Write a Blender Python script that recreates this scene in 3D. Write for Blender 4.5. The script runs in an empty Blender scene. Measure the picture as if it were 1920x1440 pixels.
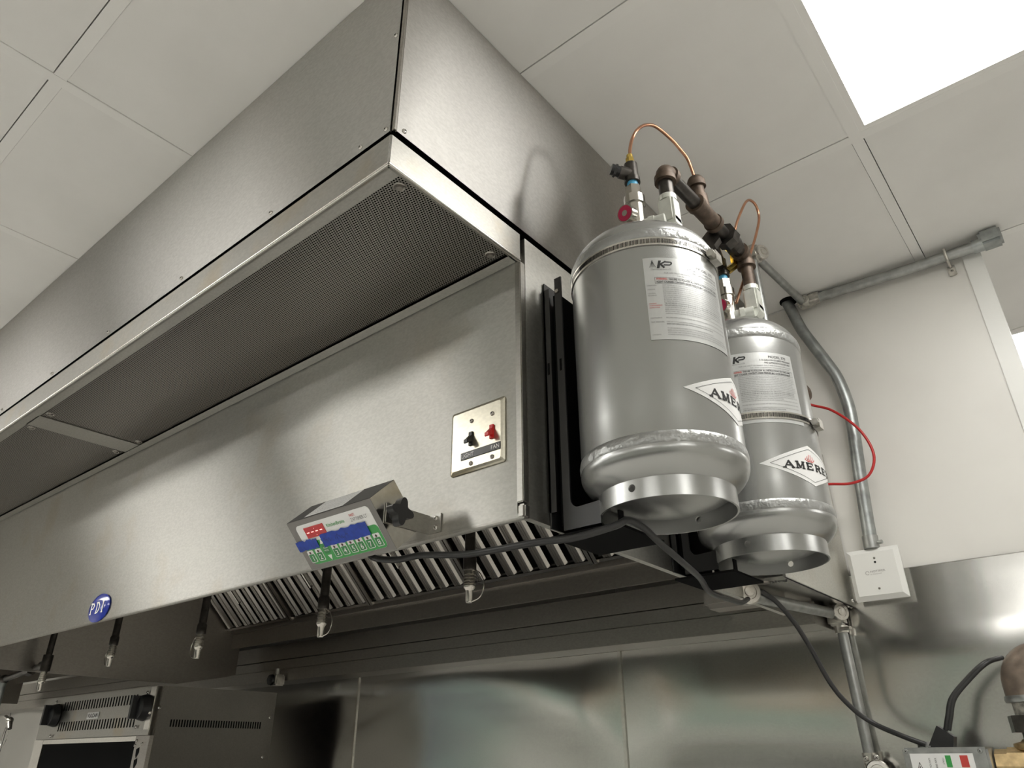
import bpy, bmesh, math, random
from mathutils import Vector, Matrix
random.seed(7)
PI = math.pi
sc = bpy.context.scene
col = sc.collection

# ------------------------------------------------------------------ camera
cam_d = bpy.data.cameras.new('camera')
cam = bpy.data.objects.new('camera', cam_d)
col.objects.link(cam)
R = ((0.7720260754641287, 0.2949091858048675, 0.5630313587459989),
     (0.6355576584286026, -0.349141320128374, -0.6885977064961573),
     (-0.006496277103630715, 0.8894542769063097, -0.4569779947403008))
m = Matrix.Identity(4)
for i in range(3):
    for j in range(3):
        m[i][j] = R[i][j]
m.translation = Vector((0, 0, 1.6))
cam.matrix_world = m
cam_d.sensor_width = 36.0
cam_d.lens = 1355.5657621647704 / 1920 * 36.0
cam_d.clip_start = 0.05
sc.camera = cam

# ------------------------------------------------------------------ world / exposure
w = bpy.data.worlds.new('world')
sc.world = w
w.use_nodes = True
w.node_tree.nodes['Background'].inputs[0].default_value = (0.8, 0.85, 0.9, 1)
w.node_tree.nodes['Background'].inputs[1].default_value = 0.1
sc.view_settings.view_transform = 'Standard'
sc.view_settings.look = 'None'
sc.view_settings.gamma = 1
sc.view_settings.use_curve_mapping = False
sc.view_settings.exposure = 0.60
LIGHT = 8.0      # radiance of the troffer diffusers
CEIL = 2.843

# ------------------------------------------------------------------ materials
def nt(name):
    mt = bpy.data.materials.new(name)
    mt.use_nodes = True
    t = mt.node_tree
    return mt, t, t.nodes['Principled BSDF']

def noise(t, scale, stretch=(1, 1, 1), detail=3, coord='Object'):
    tc = t.nodes.new('ShaderNodeTexCoord')
    mp = t.nodes.new('ShaderNodeMapping')
    mp.inputs['Scale'].default_value = stretch
    n = t.nodes.new('ShaderNodeTexNoise')
    n.inputs['Scale'].default_value = scale
    n.inputs['Detail'].default_value = detail
    t.links.new(tc.outputs[coord], mp.inputs[0])
    t.links.new(mp.outputs[0], n.inputs['Vector'])
    return n.outputs['Fac']

def ramp(t, fac, stops):
    r = t.nodes.new('ShaderNodeValToRGB')
    e = r.color_ramp.elements
    while len(e) < len(stops):
        e.new(0.5)
    for k, (p, c) in enumerate(stops):
        e[k].position = p
        e[k].color = tuple(c) + (1,)
    t.links.new(fac, r.inputs[0])
    return r.outputs[0]

def bump(t, b, fac, strength, dist):
    bn = t.nodes.new('ShaderNodeBump')
    bn.inputs['Strength'].default_value = strength
    bn.inputs['Distance'].default_value = dist
    t.links.new(fac, bn.inputs['Height'])
    t.links.new(bn.outputs[0], b.inputs['Normal'])

def plain(name, c, rough=0.5, metal=0.0, emit=0.0, spec=0.5, vary=0.0, vscale=30):
    mt, t, b = nt(name)
    b.inputs['Base Color'].default_value = tuple(c) + (1,)
    b.inputs['Roughness'].default_value = rough
    b.inputs['Metallic'].default_value = metal
    b.inputs['Specular IOR Level'].default_value = spec
    if emit:
        b.inputs['Emission Color'].default_value = tuple(c) + (1,)
        b.inputs['Emission Strength'].default_value = emit
    if vary:
        f = noise(t, vscale)
        lo = [x * (1 - vary) for x in c]
        hi = [min(1, x * (1 + vary)) for x in c]
        t.links.new(ramp(t, f, [(0.3, lo), (0.7, hi)]), b.inputs['Base Color'])
    return mt

def brushed(name, c=(0.50, 0.49, 0.455), rough=0.33, aniso=1.0, tangent=(0, 0, 1), grain=(3, 3, 60),
            vary=0.06, stain=0.0, bstr=0.0, aniso_g=0.80):
    mt, t, b = nt(name)
    glossy = aniso > 0.85
    if glossy:
        t.nodes.remove(b)
        b = t.nodes.new('ShaderNodeBsdfAnisotropic')
        b.distribution = 'GGX'
        b.inputs['Anisotropy'].default_value = -aniso_g
        t.links.new(b.outputs[0], t.nodes['Material Output'].inputs[0])
        BC = 'Color'
    else:
        b.inputs['Metallic'].default_value = 1
        b.inputs['Anisotropic'].default_value = aniso
        BC = 'Base Color'
    cv = t.nodes.new('ShaderNodeCombineXYZ')
    for k in range(3):
        cv.inputs[k].default_value = tangent[k]
    t.links.new(cv.outputs[0], b.inputs['Tangent'])
    f = noise(t, 210, tuple(0.5 + 0.1 * min(q, 8) for q in grain), 4)
    lo = [x * (1 - vary) for x in c]
    hi = [min(1, x * (1 + vary)) for x in c]
    cc = ramp(t, f, [(0.35, lo), (0.65, hi)])
    if stain:
        s = noise(t, 7, (1, 1, 1), 6)
        mx = t.nodes.new('ShaderNodeMix')
        mx.data_type = 'RGBA'
        s2 = t.nodes.new('ShaderNodeMapRange')
        s2.inputs[1].default_value = 0.56
        s2.inputs[2].default_value = 0.72
        s2.inputs[4].default_value = stain
        t.links.new(s, s2.inputs[0])
        t.links.new(s2.outputs[0], mx.inputs[0])
        t.links.new(cc, mx.inputs[6])
        mx.inputs[7].default_value = (0.42, 0.34, 0.22, 1)
        cc = mx.outputs[2]
    t.links.new(cc, b.inputs[BC])
    f2 = noise(t, 90, tuple(0.5 + 0.1 * min(q, 8) for q in grain), 3)
    mr = t.nodes.new('ShaderNodeMapRange')
    mr.inputs[3].default_value = rough * 0.88
    mr.inputs[4].default_value = rough * 1.12
    t.links.new(f2, mr.inputs[0])
    t.links.new(mr.outputs[0], b.inputs['Roughness'])
    if bstr:
        f3 = noise(t, 160, (0.6, 0.6, 1.6), 2)
        bump(t, b, f3, bstr, 0.0005)
    return mt

M = {}
M['steel_x'] = brushed('brushed_steel_front', tangent=(0, 0, 1), grain=(1.5, 1, 30), stain=0.25)
M['steel_y'] = brushed('brushed_steel_side', c=(0.62, 0.61, 0.57), rough=0.42, aniso=0.5, tangent=(0, 0, 1), grain=(1, 1.5, 30), stain=0.15)
M['steel_up'] = brushed('brushed_steel_upper', c=(0.53, 0.515, 0.49), rough=0.37, tangent=(0, 0, 1), grain=(1.5, 1.5, 30))
M['steel_under'] = brushed('brushed_steel_underside', tangent=(0, 1, 0), grain=(1.5, 30, 1))
M['steel_trim'] = brushed('trim_steel', c=(0.40, 0.39, 0.36), rough=0.36, aniso=0.6, tangent=(0, 0, 1), grain=(1.5, 1.5, 30), stain=0.6, bstr=0.05)
M['steel_bright'] = brushed('bright_steel', c=(0.66, 0.64, 0.6), rough=0.22, aniso=0.2, grain=(1, 1, 1), bstr=0.03)
M['steel_dull'] = brushed('dull_steel', c=(0.38, 0.36, 0.33), rough=0.38, aniso=0.4, grain=(1, 1, 6), bstr=0.05)
M['steel_wall'] = brushed('wall_steel', c=(0.66, 0.655, 0.63), rough=0.17, aniso=0.4, tangent=(0, 0, 1), grain=(6, 1, 14), vary=0.04, bstr=0.02)
M['baffle'] = plain('baffle_steel', (0.42, 0.40, 0.37), 0.27, 1.0)
M['galv'] = plain('galvanised_steel', (0.41, 0.42, 0.41), 0.40, 0.95, vary=0.18, vscale=40)
M['galv_dark'] = plain('weathered_galvanised_steel', (0.36, 0.38, 0.375), 0.42, 0.9, vary=0.25, vscale=30)
M['cast'] = plain('cast_zinc', (0.62, 0.60, 0.56), 0.3, 1.0, vary=0.2, vscale=60)
M['nickel'] = plain('nickel', (0.56, 0.535, 0.49), 0.2, 1.0)
M['zincfit'] = plain('silver_painted_fitting', (0.62, 0.63, 0.58), 0.45, 0.35, vary=0.1, vscale=60)
M['blackpipe'] = plain('black_iron', (0.075, 0.068, 0.062), 0.3, 0.8, vary=0.3, vscale=60)
M['rustpipe'] = plain('rusty_iron', (0.105, 0.075, 0.055), 0.5, 0.5, vary=0.45, vscale=50)
M['brownpipe'] = plain('brown_iron', (0.21, 0.165, 0.13), 0.42, 0.4, vary=0.3, vscale=35)
M['copper'] = plain('copper', (0.58, 0.30, 0.19), 0.25, 1.0, vary=0.15, vscale=40)
M['paste'] = plain('thread_paste', (0.5, 0.48, 0.42), 0.5, 0.2, vary=0.6, vscale=70)
M['brass'] = plain('brass', (0.80, 0.58, 0.16), 0.22, 1.0)
M['brassdull'] = plain('dull_brass', (0.55, 0.41, 0.22), 0.42, 0.9, vary=0.25, vscale=60)
M['black'] = plain('black_paint', (0.016, 0.016, 0.016), 0.32)
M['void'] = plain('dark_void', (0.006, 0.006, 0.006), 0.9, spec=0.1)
M['blackplastic'] = plain('black_plastic', (0.015, 0.015, 0.016), 0.38)
M['cord'] = plain('black_rubber', (0.022, 0.022, 0.022), 0.42)
M['white'] = plain('white_plastic', (0.82, 0.82, 0.79), 0.35)
M['paper'] = plain('white_label', (0.80, 0.80, 0.79), 0.4)
M['clearlabel'] = plain('silver_label', (0.60, 0.61, 0.605), 0.30, 0.5)
M['ink'] = plain('black_ink', (0.012, 0.012, 0.012), 0.5)
M['greyink'] = plain('grey_ink', (0.22, 0.22, 0.22), 0.5)
M['faintink'] = plain('faint_ink', (0.42, 0.40, 0.39), 0.5)
M['redink'] = plain('red_ink', (0.55, 0.06, 0.05), 0.5)
M['red'] = plain('red_plastic', (0.60, 0.02, 0.02), 0.3)
M['redhose'] = plain('red_tube', (0.50, 0.02, 0.02), 0.35)
M['green'] = plain('green_print', (0.045, 0.33, 0.075), 0.4)
M['greendark'] = plain('dark_green_print', (0.03, 0.22, 0.06), 0.4)
M['bluetape'] = plain('blue_masking_tape', (0.012, 0.05, 0.36), 0.6, vary=0.2, vscale=120)
M['blueplug'] = plain('blue_plug', (0.10, 0.42, 0.68), 0.4)
M['badge'] = plain('blue_enamel', (0.015, 0.035, 0.33), 0.12)
M['display'] = plain('red_display', (0.50, 0.01, 0.015), 0.2)
M['led'] = plain('lit_segments', (1.0, 0.45, 0.42), 0.4, emit=1.2)
M['diffuser'] = plain('troffer_diffuser', (1.0, 0.985, 0.945), 0.5, emit=LIGHT)
M['tbar'] = plain('white_grid_bar', (0.88, 0.87, 0.845), 0.5)
M['glass'] = plain('dark_glass', (0.01, 0.01, 0.012), 0.05)
M['rangedark'] = plain('dark_cast_iron', (0.03, 0.03, 0.03), 0.5)
M['cardboard'] = plain('cardboard', (0.30, 0.22, 0.15), 0.7)
M['tealbox'] = plain('pale_teal_plastic', (0.30, 0.44, 0.38), 0.5)
M['gauge'] = plain('gauge_face', (0.42, 0.02, 0.07), 0.25)

def tile_mat():
    mt, t, b = nt('vinyl_ceiling_tile')
    f = noise(t, 5, (1, 1, 1), 7)
    t.links.new(ramp(t, f, [(0.25, (0.82, 0.81, 0.785)), (0.6, (0.87, 0.86, 0.835))]), b.inputs['Base Color'])
    b.inputs['Roughness'].default_value = 0.55
    bump(t, b, noise(t, 220, (1, 1, 1), 2), 0.08, 0.0005)
    return mt
M['tile'] = tile_mat()

def wall_mat():
    mt, t, b = nt('white_wall_panel')
    f = noise(t, 2.2, (1, 1, 1), 8)
    t.links.new(ramp(t, f, [(0.25, (0.70, 0.68, 0.64)), (0.55, (0.80, 0.785, 0.745))]), b.inputs['Base Color'])
    b.inputs['Roughness'].default_value = 0.38
    bump(t, b, noise(t, 60, (1, 1, 1), 3), 0.06, 0.001)
    return mt
M['wall'] = wall_mat()
M['wallfar'] = plain('white_tile_wall', (0.66, 0.68, 0.64), 0.5)
M['floor'] = plain('sealed_floor', (0.70, 0.685, 0.65), 0.5, vary=0.15, vscale=4)

def perf_mat():
    mt, t, b = nt('perforated_steel')
    b.inputs['Roughness'].default_value = 0.34
    tc = t.nodes.new('ShaderNodeTexCoord')
    sx = t.nodes.new('ShaderNodeSeparateXYZ')
    t.links.new(tc.outputs['Object'], sx.inputs[0])
    def mth(op, a, b2=None):
        n = t.nodes.new('ShaderNodeMath')
        n.operation = op
        for k, v in enumerate((a, b2)):
            if v is None:
                continue
            if isinstance(v, (int, float)):
                n.inputs[k].default_value = v
            else:
                t.links.new(v, n.inputs[k])
        return n.outputs[0]
    px, py = 0.0050, 0.00866
    def grid(ox, oy):
        a = mth('SUBTRACT', mth('FRACT', mth('ADD', mth('DIVIDE', sx.outputs[0], px), 500 + ox)), 0.5)
        c = mth('SUBTRACT', mth('FRACT', mth('ADD', mth('DIVIDE', sx.outputs[1], py), 500 + oy)), 0.5)
        a = mth('MULTIPLY', a, px)
        c = mth('MULTIPLY', c, py)
        return mth('SQRT', mth('ADD', mth('MULTIPLY', a, a), mth('MULTIPLY', c, c)))
    d = mth('MINIMUM', grid(0, 0), grid(0.5, 0.5))
    mask = mth('LESS_THAN', d, 0.00160)
    mx = t.nodes.new('ShaderNodeMix')
    mx.data_type = 'RGBA'
    t.links.new(mask, mx.inputs[0])
    mx.inputs[6].default_value = (0.40, 0.38, 0.355, 1)
    mx.inputs[7].default_value = (0.004, 0.004, 0.004, 1)
    t.links.new(mx.outputs[2], b.inputs['Base Color'])
    t.links.new(mth('SUBTRACT', 1.0, mask), b.inputs['Metallic'])
    t.links.new(mth('MULTIPLY', mth('SUBTRACT', 1.0, mask), 0.5), b.inputs['Specular IOR Level'])
    return mt
M['perf'] = perf_mat()

def tank_mat(c=(0.40, 0.405, 0.397), name='silver_paint', bs=0.05, sc_=160, rough=0.27):
    mt, t, b = nt(name)
    b.inputs['Base Color'].default_value = tuple(c) + (1,)
    b.inputs['Metallic'].default_value = 0.8
    b.inputs['Roughness'].default_value = rough
    b.inputs['Anisotropic'].default_value = 0.3
    bump(t, b, noise(t, sc_, (1, 1, 1), 2), bs, 0.001 if bs < .5 else 0.003)
    return mt
M['tank'] = tank_mat()
M['weld'] = tank_mat(name='weld_bead', bs=1.0, sc_=85, rough=0.40, c=(0.37, 0.375, 0.367))

# ------------------------------------------------------------------ mesh helpers
class MB:
    def __init__(self):
        self.v = []
        self.f = []
        self.s = []      # smooth flags
        self.mi = []
    def add(self, vs, fs, smooth=False, mi=0):
        o = len(self.v)
        self.v += [tuple(p) for p in vs]
        for f in fs:
            self.f.append(tuple(i + o for i in f))
            self.s.append(smooth)
            self.mi.append(mi)
        return self
    def box(self, lo, hi, bev=0.0, mi=0):
        x0, y0, z0 = lo
        x1, y1, z1 = hi
        if bev <= 0:
            vs = [(x0, y0, z0), (x1, y0, z0), (x1, y1, z0), (x0, y1, z0), (x0, y0, z1), (x1, y0, z1), (x1, y1, z1), (x0, y1, z1)]
            fs = [(0, 3, 2, 1), (4, 5, 6, 7), (0, 1, 5, 4), (1, 2, 6, 5), (2, 3, 7, 6), (3, 0, 4, 7)]
            return self.add(vs, fs, mi=mi)
        bm = bmesh.new()
        bmesh.ops.create_cube(bm, size=1)
        for q in bm.verts:
            q.co = Vector(((x0 + x1) / 2 + q.co.x * (x1 - x0), (y0 + y1) / 2 + q.co.y * (y1 - y0), (z0 + z1) / 2 + q.co.z * (z1 - z0)))
        bmesh.ops.bevel(bm, geom=bm.edges[:], offset=bev, segments=2, affect='EDGES')
        return self.bm(bm, mi)
    def bm(self, bm, mi=0, smooth=False):
        bm.verts.index_update()
        self.add([q.co[:] for q in bm.verts], [[q.index for q in f.verts] for f in bm.faces], smooth, mi)
        bm.free()
        return self
    def obox(self, O, X, Y, Z, mi=0):
        O, X, Y, Z = map(Vector, (O, X, Y, Z))
        vs = [O, O + X, O + X + Y, O + Y, O + Z, O + X + Z, O + X + Y + Z, O + Y + Z]
        return self.add(vs, [(0, 3, 2, 1), (4, 5, 6, 7), (0, 1, 5, 4), (1, 2, 6, 5), (2, 3, 7, 6), (3, 0, 4, 7)], mi=mi)
    def prism(self, pts, off, mi=0):
        n = len(pts)
        off = Vector(off)
        vs = [Vector(p) for p in pts] + [Vector(p) + off for p in pts]
        fs = [tuple(range(n))[::-1], tuple(range(n, 2 * n))] + [(i, (i + 1) % n, n + (i + 1) % n, n + i) for i in range(n)]
        return self.add(vs, fs, mi=mi)
    def tube(self, pts, r, seg=14, smooth_path=0, caps=True, mi=0):
        P = [Vector(p) for p in pts]
        if smooth_path and len(P) > 2:
            Q = []
            ex = [2 * P[0] - P[1]] + P + [2 * P[-1] - P[-2]]
            for i in range(1, len(ex) - 2):
                p0, p1, p2, p3 = ex[i - 1:i + 3]
                for k in range(smooth_path):
                    t = k / smooth_path
                    Q.append(0.5 * ((2 * p1) + (-p0 + p2) * t + (2 * p0 - 5 * p1 + 4 * p2 - p3) * t * t + (-p0 + 3 * p1 - 3 * p2 + p3) * t ** 3))
            Q.append(P[-1])
            P = Q
        n = len(P)
        rs = r if isinstance(r, (list, tuple)) else [r] * n
        T = []
        for i in range(n):
            a = P[max(0, i - 1)]
            b = P[min(n - 1, i + 1)]
            d = (b - a)
            T.append(d.normalized() if d.length > 1e-9 else Vector((0, 0, 1)))
        up = Vector((0, 0, 1)) if abs(T[0].z) < 0.9 else Vector((1, 0, 0))
        N = T[0].cross(up).normalized()
        vs = []
        for i in range(n):
            if i:
                N = (N - T[i] * N.dot(T[i]))
                N = N.normalized() if N.length > 1e-6 else T[i].orthogonal().normalized()
            B = T[i].cross(N)
            for k in range(seg):
                a = 2 * PI * k / seg
                vs.append(P[i] + (N * math.cos(a) + B * math.sin(a)) * rs[i])
        fs = []
        for i in range(n - 1):
            for k in range(seg):
                k2 = (k + 1) % seg
                fs.append((i * seg + k, i * seg + k2, (i + 1) * seg + k2, (i + 1) * seg + k))
        self.add(vs, fs, True, mi)
        if caps:
            self.add(vs[:seg], [tuple(range(seg))[::-1]], False, mi)
            self.add(vs[-seg:], [tuple(range(seg))], False, mi)
        return self
    def cyl(self, a, b, r, seg=16, r2=None, mi=0):
        a, b = Vector(a), Vector(b)
        return self.tube([a, b], [r, r if r2 is None else r2], seg, mi=mi) if seg > 8 else self.hexa(a, b, r, seg, mi)
    def hexa(self, a, b, r, seg=6, mi=0):
        a, b = Vector(a), Vector(b)
        T = (b - a).normalized()
        N = T.orthogonal().normalized()
        B = T.cross(N)
        vs = [a + (N * math.cos(2 * PI * k / seg) + B * math.sin(2 * PI * k / seg)) * r for k in range(seg)]
        vs += [p + (b - a) for p in vs]
        fs = [tuple(range(seg))[::-1], tuple(range(seg, 2 * seg))] + [(k, (k + 1) % seg, seg + (k + 1) % seg, seg + k) for k in range(seg)]
        return self.add(vs, fs, mi=mi)
    def lathe(self, c, prof, seg=64, smooth=True, mi=0, axis=(0, 0, 1)):
        c = Vector(c)
        A = Vector(axis).normalized()
        N = A.orthogonal().normalized()
        B = A.cross(N)
        vs = []
        for (r, h) in prof:
            for k in range(seg):
                a = 2 * PI * k / seg
                vs.append(c + (N * math.cos(a) + B * math.sin(a)) * r + A * h)
        fs = []
        for i in range(len(prof) - 1):
            for k in range(seg):
                k2 = (k + 1) % seg
                fs.append((i * seg + k, i * seg + k2, (i + 1) * seg + k2, (i + 1) * seg + k))
        return self.add(vs, fs, smooth, mi)
    def ball(self, c, r, seg=14, mi=0, squash=(1, 1, 1)):
        bm = bmesh.new()
        bmesh.ops.create_uvsphere(bm, u_segments=seg, v_segments=seg // 2 + 2, radius=1)
        for q in bm.verts:
            q.co = Vector((c[0] + q.co.x * r * squash[0], c[1] + q.co.y * r * squash[1], c[2] + q.co.z * r * squash[2]))
        return self.bm(bm, mi, True)

ORG = {}
def link(o, parent=None):
    col.objects.link(o)
    if parent is not None:
        o.parent = parent
def org(o):
    while o is not None:
        if o.name in ORG:
            return ORG[o.name]
        o = o.parent
    return Vector((0, 0, 0))
def build(name, mb, mats, parent=None, origin=None, label=None):
    """link an MB as ONE mesh object; vertices are given in world space"""
    o_ = org(parent) if parent is not None else Vector(origin if origin is not None else (0, 0, 0))
    me = bpy.data.meshes.new(name)
    me.from_pydata([tuple(Vector(p) - o_) for p in mb.v], [], mb.f)
    if not isinstance(mats, (list, tuple)):
        mats = [mats]
    for x in mats:
        me.materials.append(M[x] if isinstance(x, str) else x)
    me.polygons.foreach_set('use_smooth', mb.s)
    me.polygons.foreach_set('material_index', mb.mi)
    me.update()
    bmx = bmesh.new()
    bmx.from_mesh(me)
    bmesh.ops.recalc_face_normals(bmx, faces=bmx.faces[:])
    bmx.to_mesh(me)
    bmx.free()
    if any(mb.s):
        me.set_sharp_from_angle(angle=math.radians(38))
    ob = bpy.data.objects.new(name, me)
    link(ob, parent)
    if parent is None:
        ob.location = o_
        ORG[ob.name] = o_
    if label:
        ob['label'] = label
    return ob
def tag(o, label, cat, group=None):
    o['label'] = label
    o['category'] = cat
    if group:
        o['group'] = group
    return o
def thing(name, loc, label, cat, group=None):
    o = bpy.data.objects.new(name, None)
    o.empty_display_size = 0.05
    link(o)
    o.location = loc
    ORG[o.name] = Vector(loc)
    return tag(o, label, cat, group)
def structure(name, loc=None, mb=None, mats=None):
    if mb is None:
        o = bpy.data.objects.new(name, None)
        link(o)
        o.location = loc or (0, 0, 0)
        ORG[o.name] = Vector(loc or (0, 0, 0))
    else:
        o = build(name, mb, mats, None, loc)
    o['kind'] = 'structure'
    return o
def dup(root, loc, **props):
    r = root.copy()
    col.objects.link(r)
    r.location = loc
    for k, v_ in props.items():
        r[k] = v_
    for ch in list(root.children):
        c = ch.copy()
        col.objects.link(c)
        c.parent = r
        for g in list(ch.children):
            d = g.copy()
            col.objects.link(d)
            d.parent = c
    return r

def apply_cut(ob, mbc):
    cu_ = build('cutter', mbc, 'tank', ob.parent)
    cu_.parent = ob.parent
    md = ob.modifiers.new('cut', 'BOOLEAN')
    md.operation = 'DIFFERENCE'
    md.solver = 'EXACT'
    md.object = cu_
    bpy.context.view_layer.update()
    dg = bpy.context.evaluated_depsgraph_get()
    me = bpy.data.meshes.new_from_object(ob.evaluated_get(dg))
    ob.modifiers.clear()
    me.set_sharp_from_angle(angle=math.radians(38))
    ob.data = me
    me_c = cu_.data
    bpy.data.objects.remove(cu_)
    bpy.data.meshes.remove(me_c)

TXT = {}
def text_mesh(s, size, offset=0.0, shear=0.0, spacing=1.0):
    key = (s, size, offset, shear, spacing)
    if key in TXT:
        return TXT[key]
    cu = bpy.data.curves.new('t', 'FONT')
    cu.body = s
    cu.size = size
    cu.offset = offset
    cu.shear = shear
    cu.space_character = spacing
    cu.resolution_u = 2 if size < 0.004 else 4
    ob = bpy.data.objects.new('t', cu)
    col.objects.link(ob)
    bpy.context.view_layer.update()
    dg = bpy.context.evaluated_depsgraph_get()
    me = bpy.data.meshes.new_from_object(ob.evaluated_get(dg))
    vs = [tuple(p.co) for p in me.vertices]
    fs = [tuple(p.vertices) for p in me.polygons]
    bpy.data.objects.remove(ob)
    bpy.data.meshes.remove(me)
    bpy.data.curves.remove(cu)
    wd = max((p[0] for p in vs), default=0)
    TXT[key] = (vs, fs, wd)
    return TXT[key]
def put_text(mb, s, size, mapf, u, v, align='L', mi=0, width=None, **kw):
    """mapf(u, v) -> world; u to the right, v up"""
    vs, fs, wd = text_mesh(s, size, **kw)
    k = 1.0 if not width or wd == 0 else width / wd
    ww = wd * k
    du = 0 if align == 'L' else (-ww / 2 if align == 'C' else -ww)
    mb.add([mapf(u + du + p[0] * k, v + p[1]) for p in vs], fs, mi=mi)
STK = [0]
def stroke(mb, pts, wd, mapf, mi=0):
    for (a, b) in zip(pts[:-1], pts[1:]):
        STK[0] = (STK[0] + 1) % 13
        p0 = Vector(mapf(*a))
        nrm = (Vector(mapf(a[0] + 1e-3, a[1])) - p0).cross(Vector(mapf(a[0], a[1] + 1e-3)) - p0).normalized() * (STK[0] * 1.5e-5)
        ax, ay = a
        bx, by = b
        L = math.hypot(bx - ax, by - ay) or 1e-9
        nx, ny = -(by - ay) / L * wd / 2, (bx - ax) / L * wd / 2
        ex, ey = (bx - ax) / L * wd * 0.3, (by - ay) / L * wd * 0.3
        mb.add([Vector(mapf(*q)) + nrm for q in ((ax + nx - ex, ay + ny - ey), (ax - nx - ex, ay - ny - ey), (bx - nx + ex, by - ny + ey), (bx + nx + ex, by + ny + ey))], [(0, 1, 2, 3)], mi=mi)
def plane_map(O, U, V):
    O, U, V = Vector(O), Vector(U).normalized(), Vector(V).normalized()
    return lambda u, v: O + U * u + V * v
def patch(mb, mapf, u0, v0, u1, v1, nu=1, nv=1, mi=0):
    vs = [mapf(u0 + (u1 - u0) * i / nu, v0 + (v1 - v0) * j / nv) for j in range(nv + 1) for i in range(nu + 1)]
    fs = [(j * (nu + 1) + i, j * (nu + 1) + i + 1, (j + 1) * (nu + 1) + i + 1, (j + 1) * (nu + 1) + i) for j in range(nv) for i in range(nu)]
    mb.add(vs, fs, mi=mi)

def screw(parent, p, n, r=0.004, mat='steel_bright', name='screw'):
    p, n = Vector(p), Vector(n).normalized()
    mb = MB().lathe(p, [(r, 0), (r, r * 0.3), (r * 0.7, r * 0.7), (0.0002, r * 0.8)], 12, axis=n)
    o = n.orthogonal().normalized()
    c = n.cross(o)
    for d in (o, c):
        a = p + n * r * 0.78 - d * r * 0.5 - n.cross(d) * r * 0.08
        mb.obox(a, d * r, n.cross(d) * r * 0.16, n * r * 0.06, mi=1)
    return build(name, mb, [mat, 'void'], parent)

# ================================================================== ROOM SHELL
S = 0.6105
GX, GY = -0.157, 1.434
ceiling = structure('ceiling', (0, 0, CEIL), MB().box((-8.6, -3.6, CEIL + 0.030), (4.1, 5.6, CEIL + 0.08)), 'tbar')
light_cells = {}
def cell(i, j):
    return GX + i * S, GY + j * S
LIGHTS = [  # i, j, cells wide, cells deep
    (0, -1, 1, 1), (-5, -4, 2, 1), (-9, -4, 2, 1), (0, 2, 1, 2), (3, -4, 2, 1), (-1, -7, 2, 1), (-5, -7, 2, 1), (4, 1, 1, 2), (-9, -7, 2, 1), (3, -7, 2, 1), (-7, -4, 1, 1), (-12, -6, 2, 1)]  # unseen troffers behind, to the right and at the room's end are added fill
for (i, j, a, b) in LIGHTS:
    for p in range(a):
        for q in range(b):
            light_cells[(i + p, j + q)] = 1
hw = 0.0125
tile_me = None
g = 0.0015
for i in range(-13, 7):
    for j in range(-8, 7):
        x, y = cell(i, j)
        if (i, j) in light_cells:
            continue
        if x + S > 4.05 or x < -8.55 or y < -3.55 or y + S > 5.55:
            continue
        if tile_me is None:
            t0 = build('ceiling_tile', MB().box((x + hw + 0.0018, y + hw + 0.0005, CEIL + 0.0012), (x + S - hw - 0.0001, y + S - hw - 0.0022, CEIL + 0.016)), 'tile', ceiling)
            tile_me = (t0, x, y)
        else:
            t1 = tile_me[0].copy()
            col.objects.link(t1)
            t1.parent = ceiling
            t1.location = (x - tile_me[1] + random.uniform(-0.001, 0.001), y - tile_me[2], random.uniform(0, 0.0015))
bar0 = None
for i in range(-13, 8):
    x, _ = cell(i, 0)
    if -8.5 < x < 4:
        if bar0 is None:
            b0 = build('grid_bar', MB().box((x - hw, -3.6, CEIL), (x + hw, 5.6, CEIL + 0.03), 0.0006), 'tbar', ceiling)
            bar0 = (b0, x)
        else:
            b = bar0[0].copy(); col.objects.link(b); b.parent = ceiling; b.location = (x - bar0[1], 0, 0)
bar1 = None
for j in range(-8, 8):
    _, y = cell(0, j)
    if not -3.5 < y < 5.5:
        continue
    for i in range(-13, 7):
        x, _ = cell(i, 0)
        if x < -8.5 or x + S > 4.1:
            continue
        skip = any(j == lj and False for (_, lj, _, _) in LIGHTS)
        if bar1 is None:
            b1 = build('cross_bar', MB().box((x + hw, y - hw, CEIL + 0.0006), (x + S - hw, y + hw, CEIL + 0.028)), 'tbar', ceiling)
            bar1 = (b1, x, y)
        else:
            b = bar1[0].copy(); col.objects.link(b); b.parent = ceiling; b.location = (x - bar1[1], y - bar1[2], 0)

structure('floor', (0, 0, 0), MB().box((-8.6, -3.6, -0.05), (4.1, 5.6, 0)), 'floor')
structure('wall_left', (-8.6, 0, 0), MB().box((-8.7, -3.6, 0), (-8.6, 5.6, 2.9)), 'wall')
structure('wall_right', (4.1, 0, 0), MB().box((4.1, -3.6, 0), (4.2, 5.6, 2.9)), 'wall')
structure('wall_front', (0, -3.6, 0), MB().box((-6.6, -3.7, 0), (4.1, -3.6, 2.9)), 'wallfar')
structure('wall_far', (0, 5.6, 0), MB().box((-8.6, 5.6, 0), (4.1, 5.7, 2.9)), 'wall')
YW = 2.037
wb = structure('wall_back', (0, YW, 0), MB().box((-8.6, YW + 0.004, 0), (-0.024, YW + 0.11, CEIL + 0.02)), 'wall')
for k, (a, b_) in enumerate([(-1.238, -0.026), (-2.463, -1.242), (-8.6, -2.467)]):
    build('wall_panel', MB().box((a, YW, 2.012), (b_, YW + 0.006, CEIL)), 'wall', wb)
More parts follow.
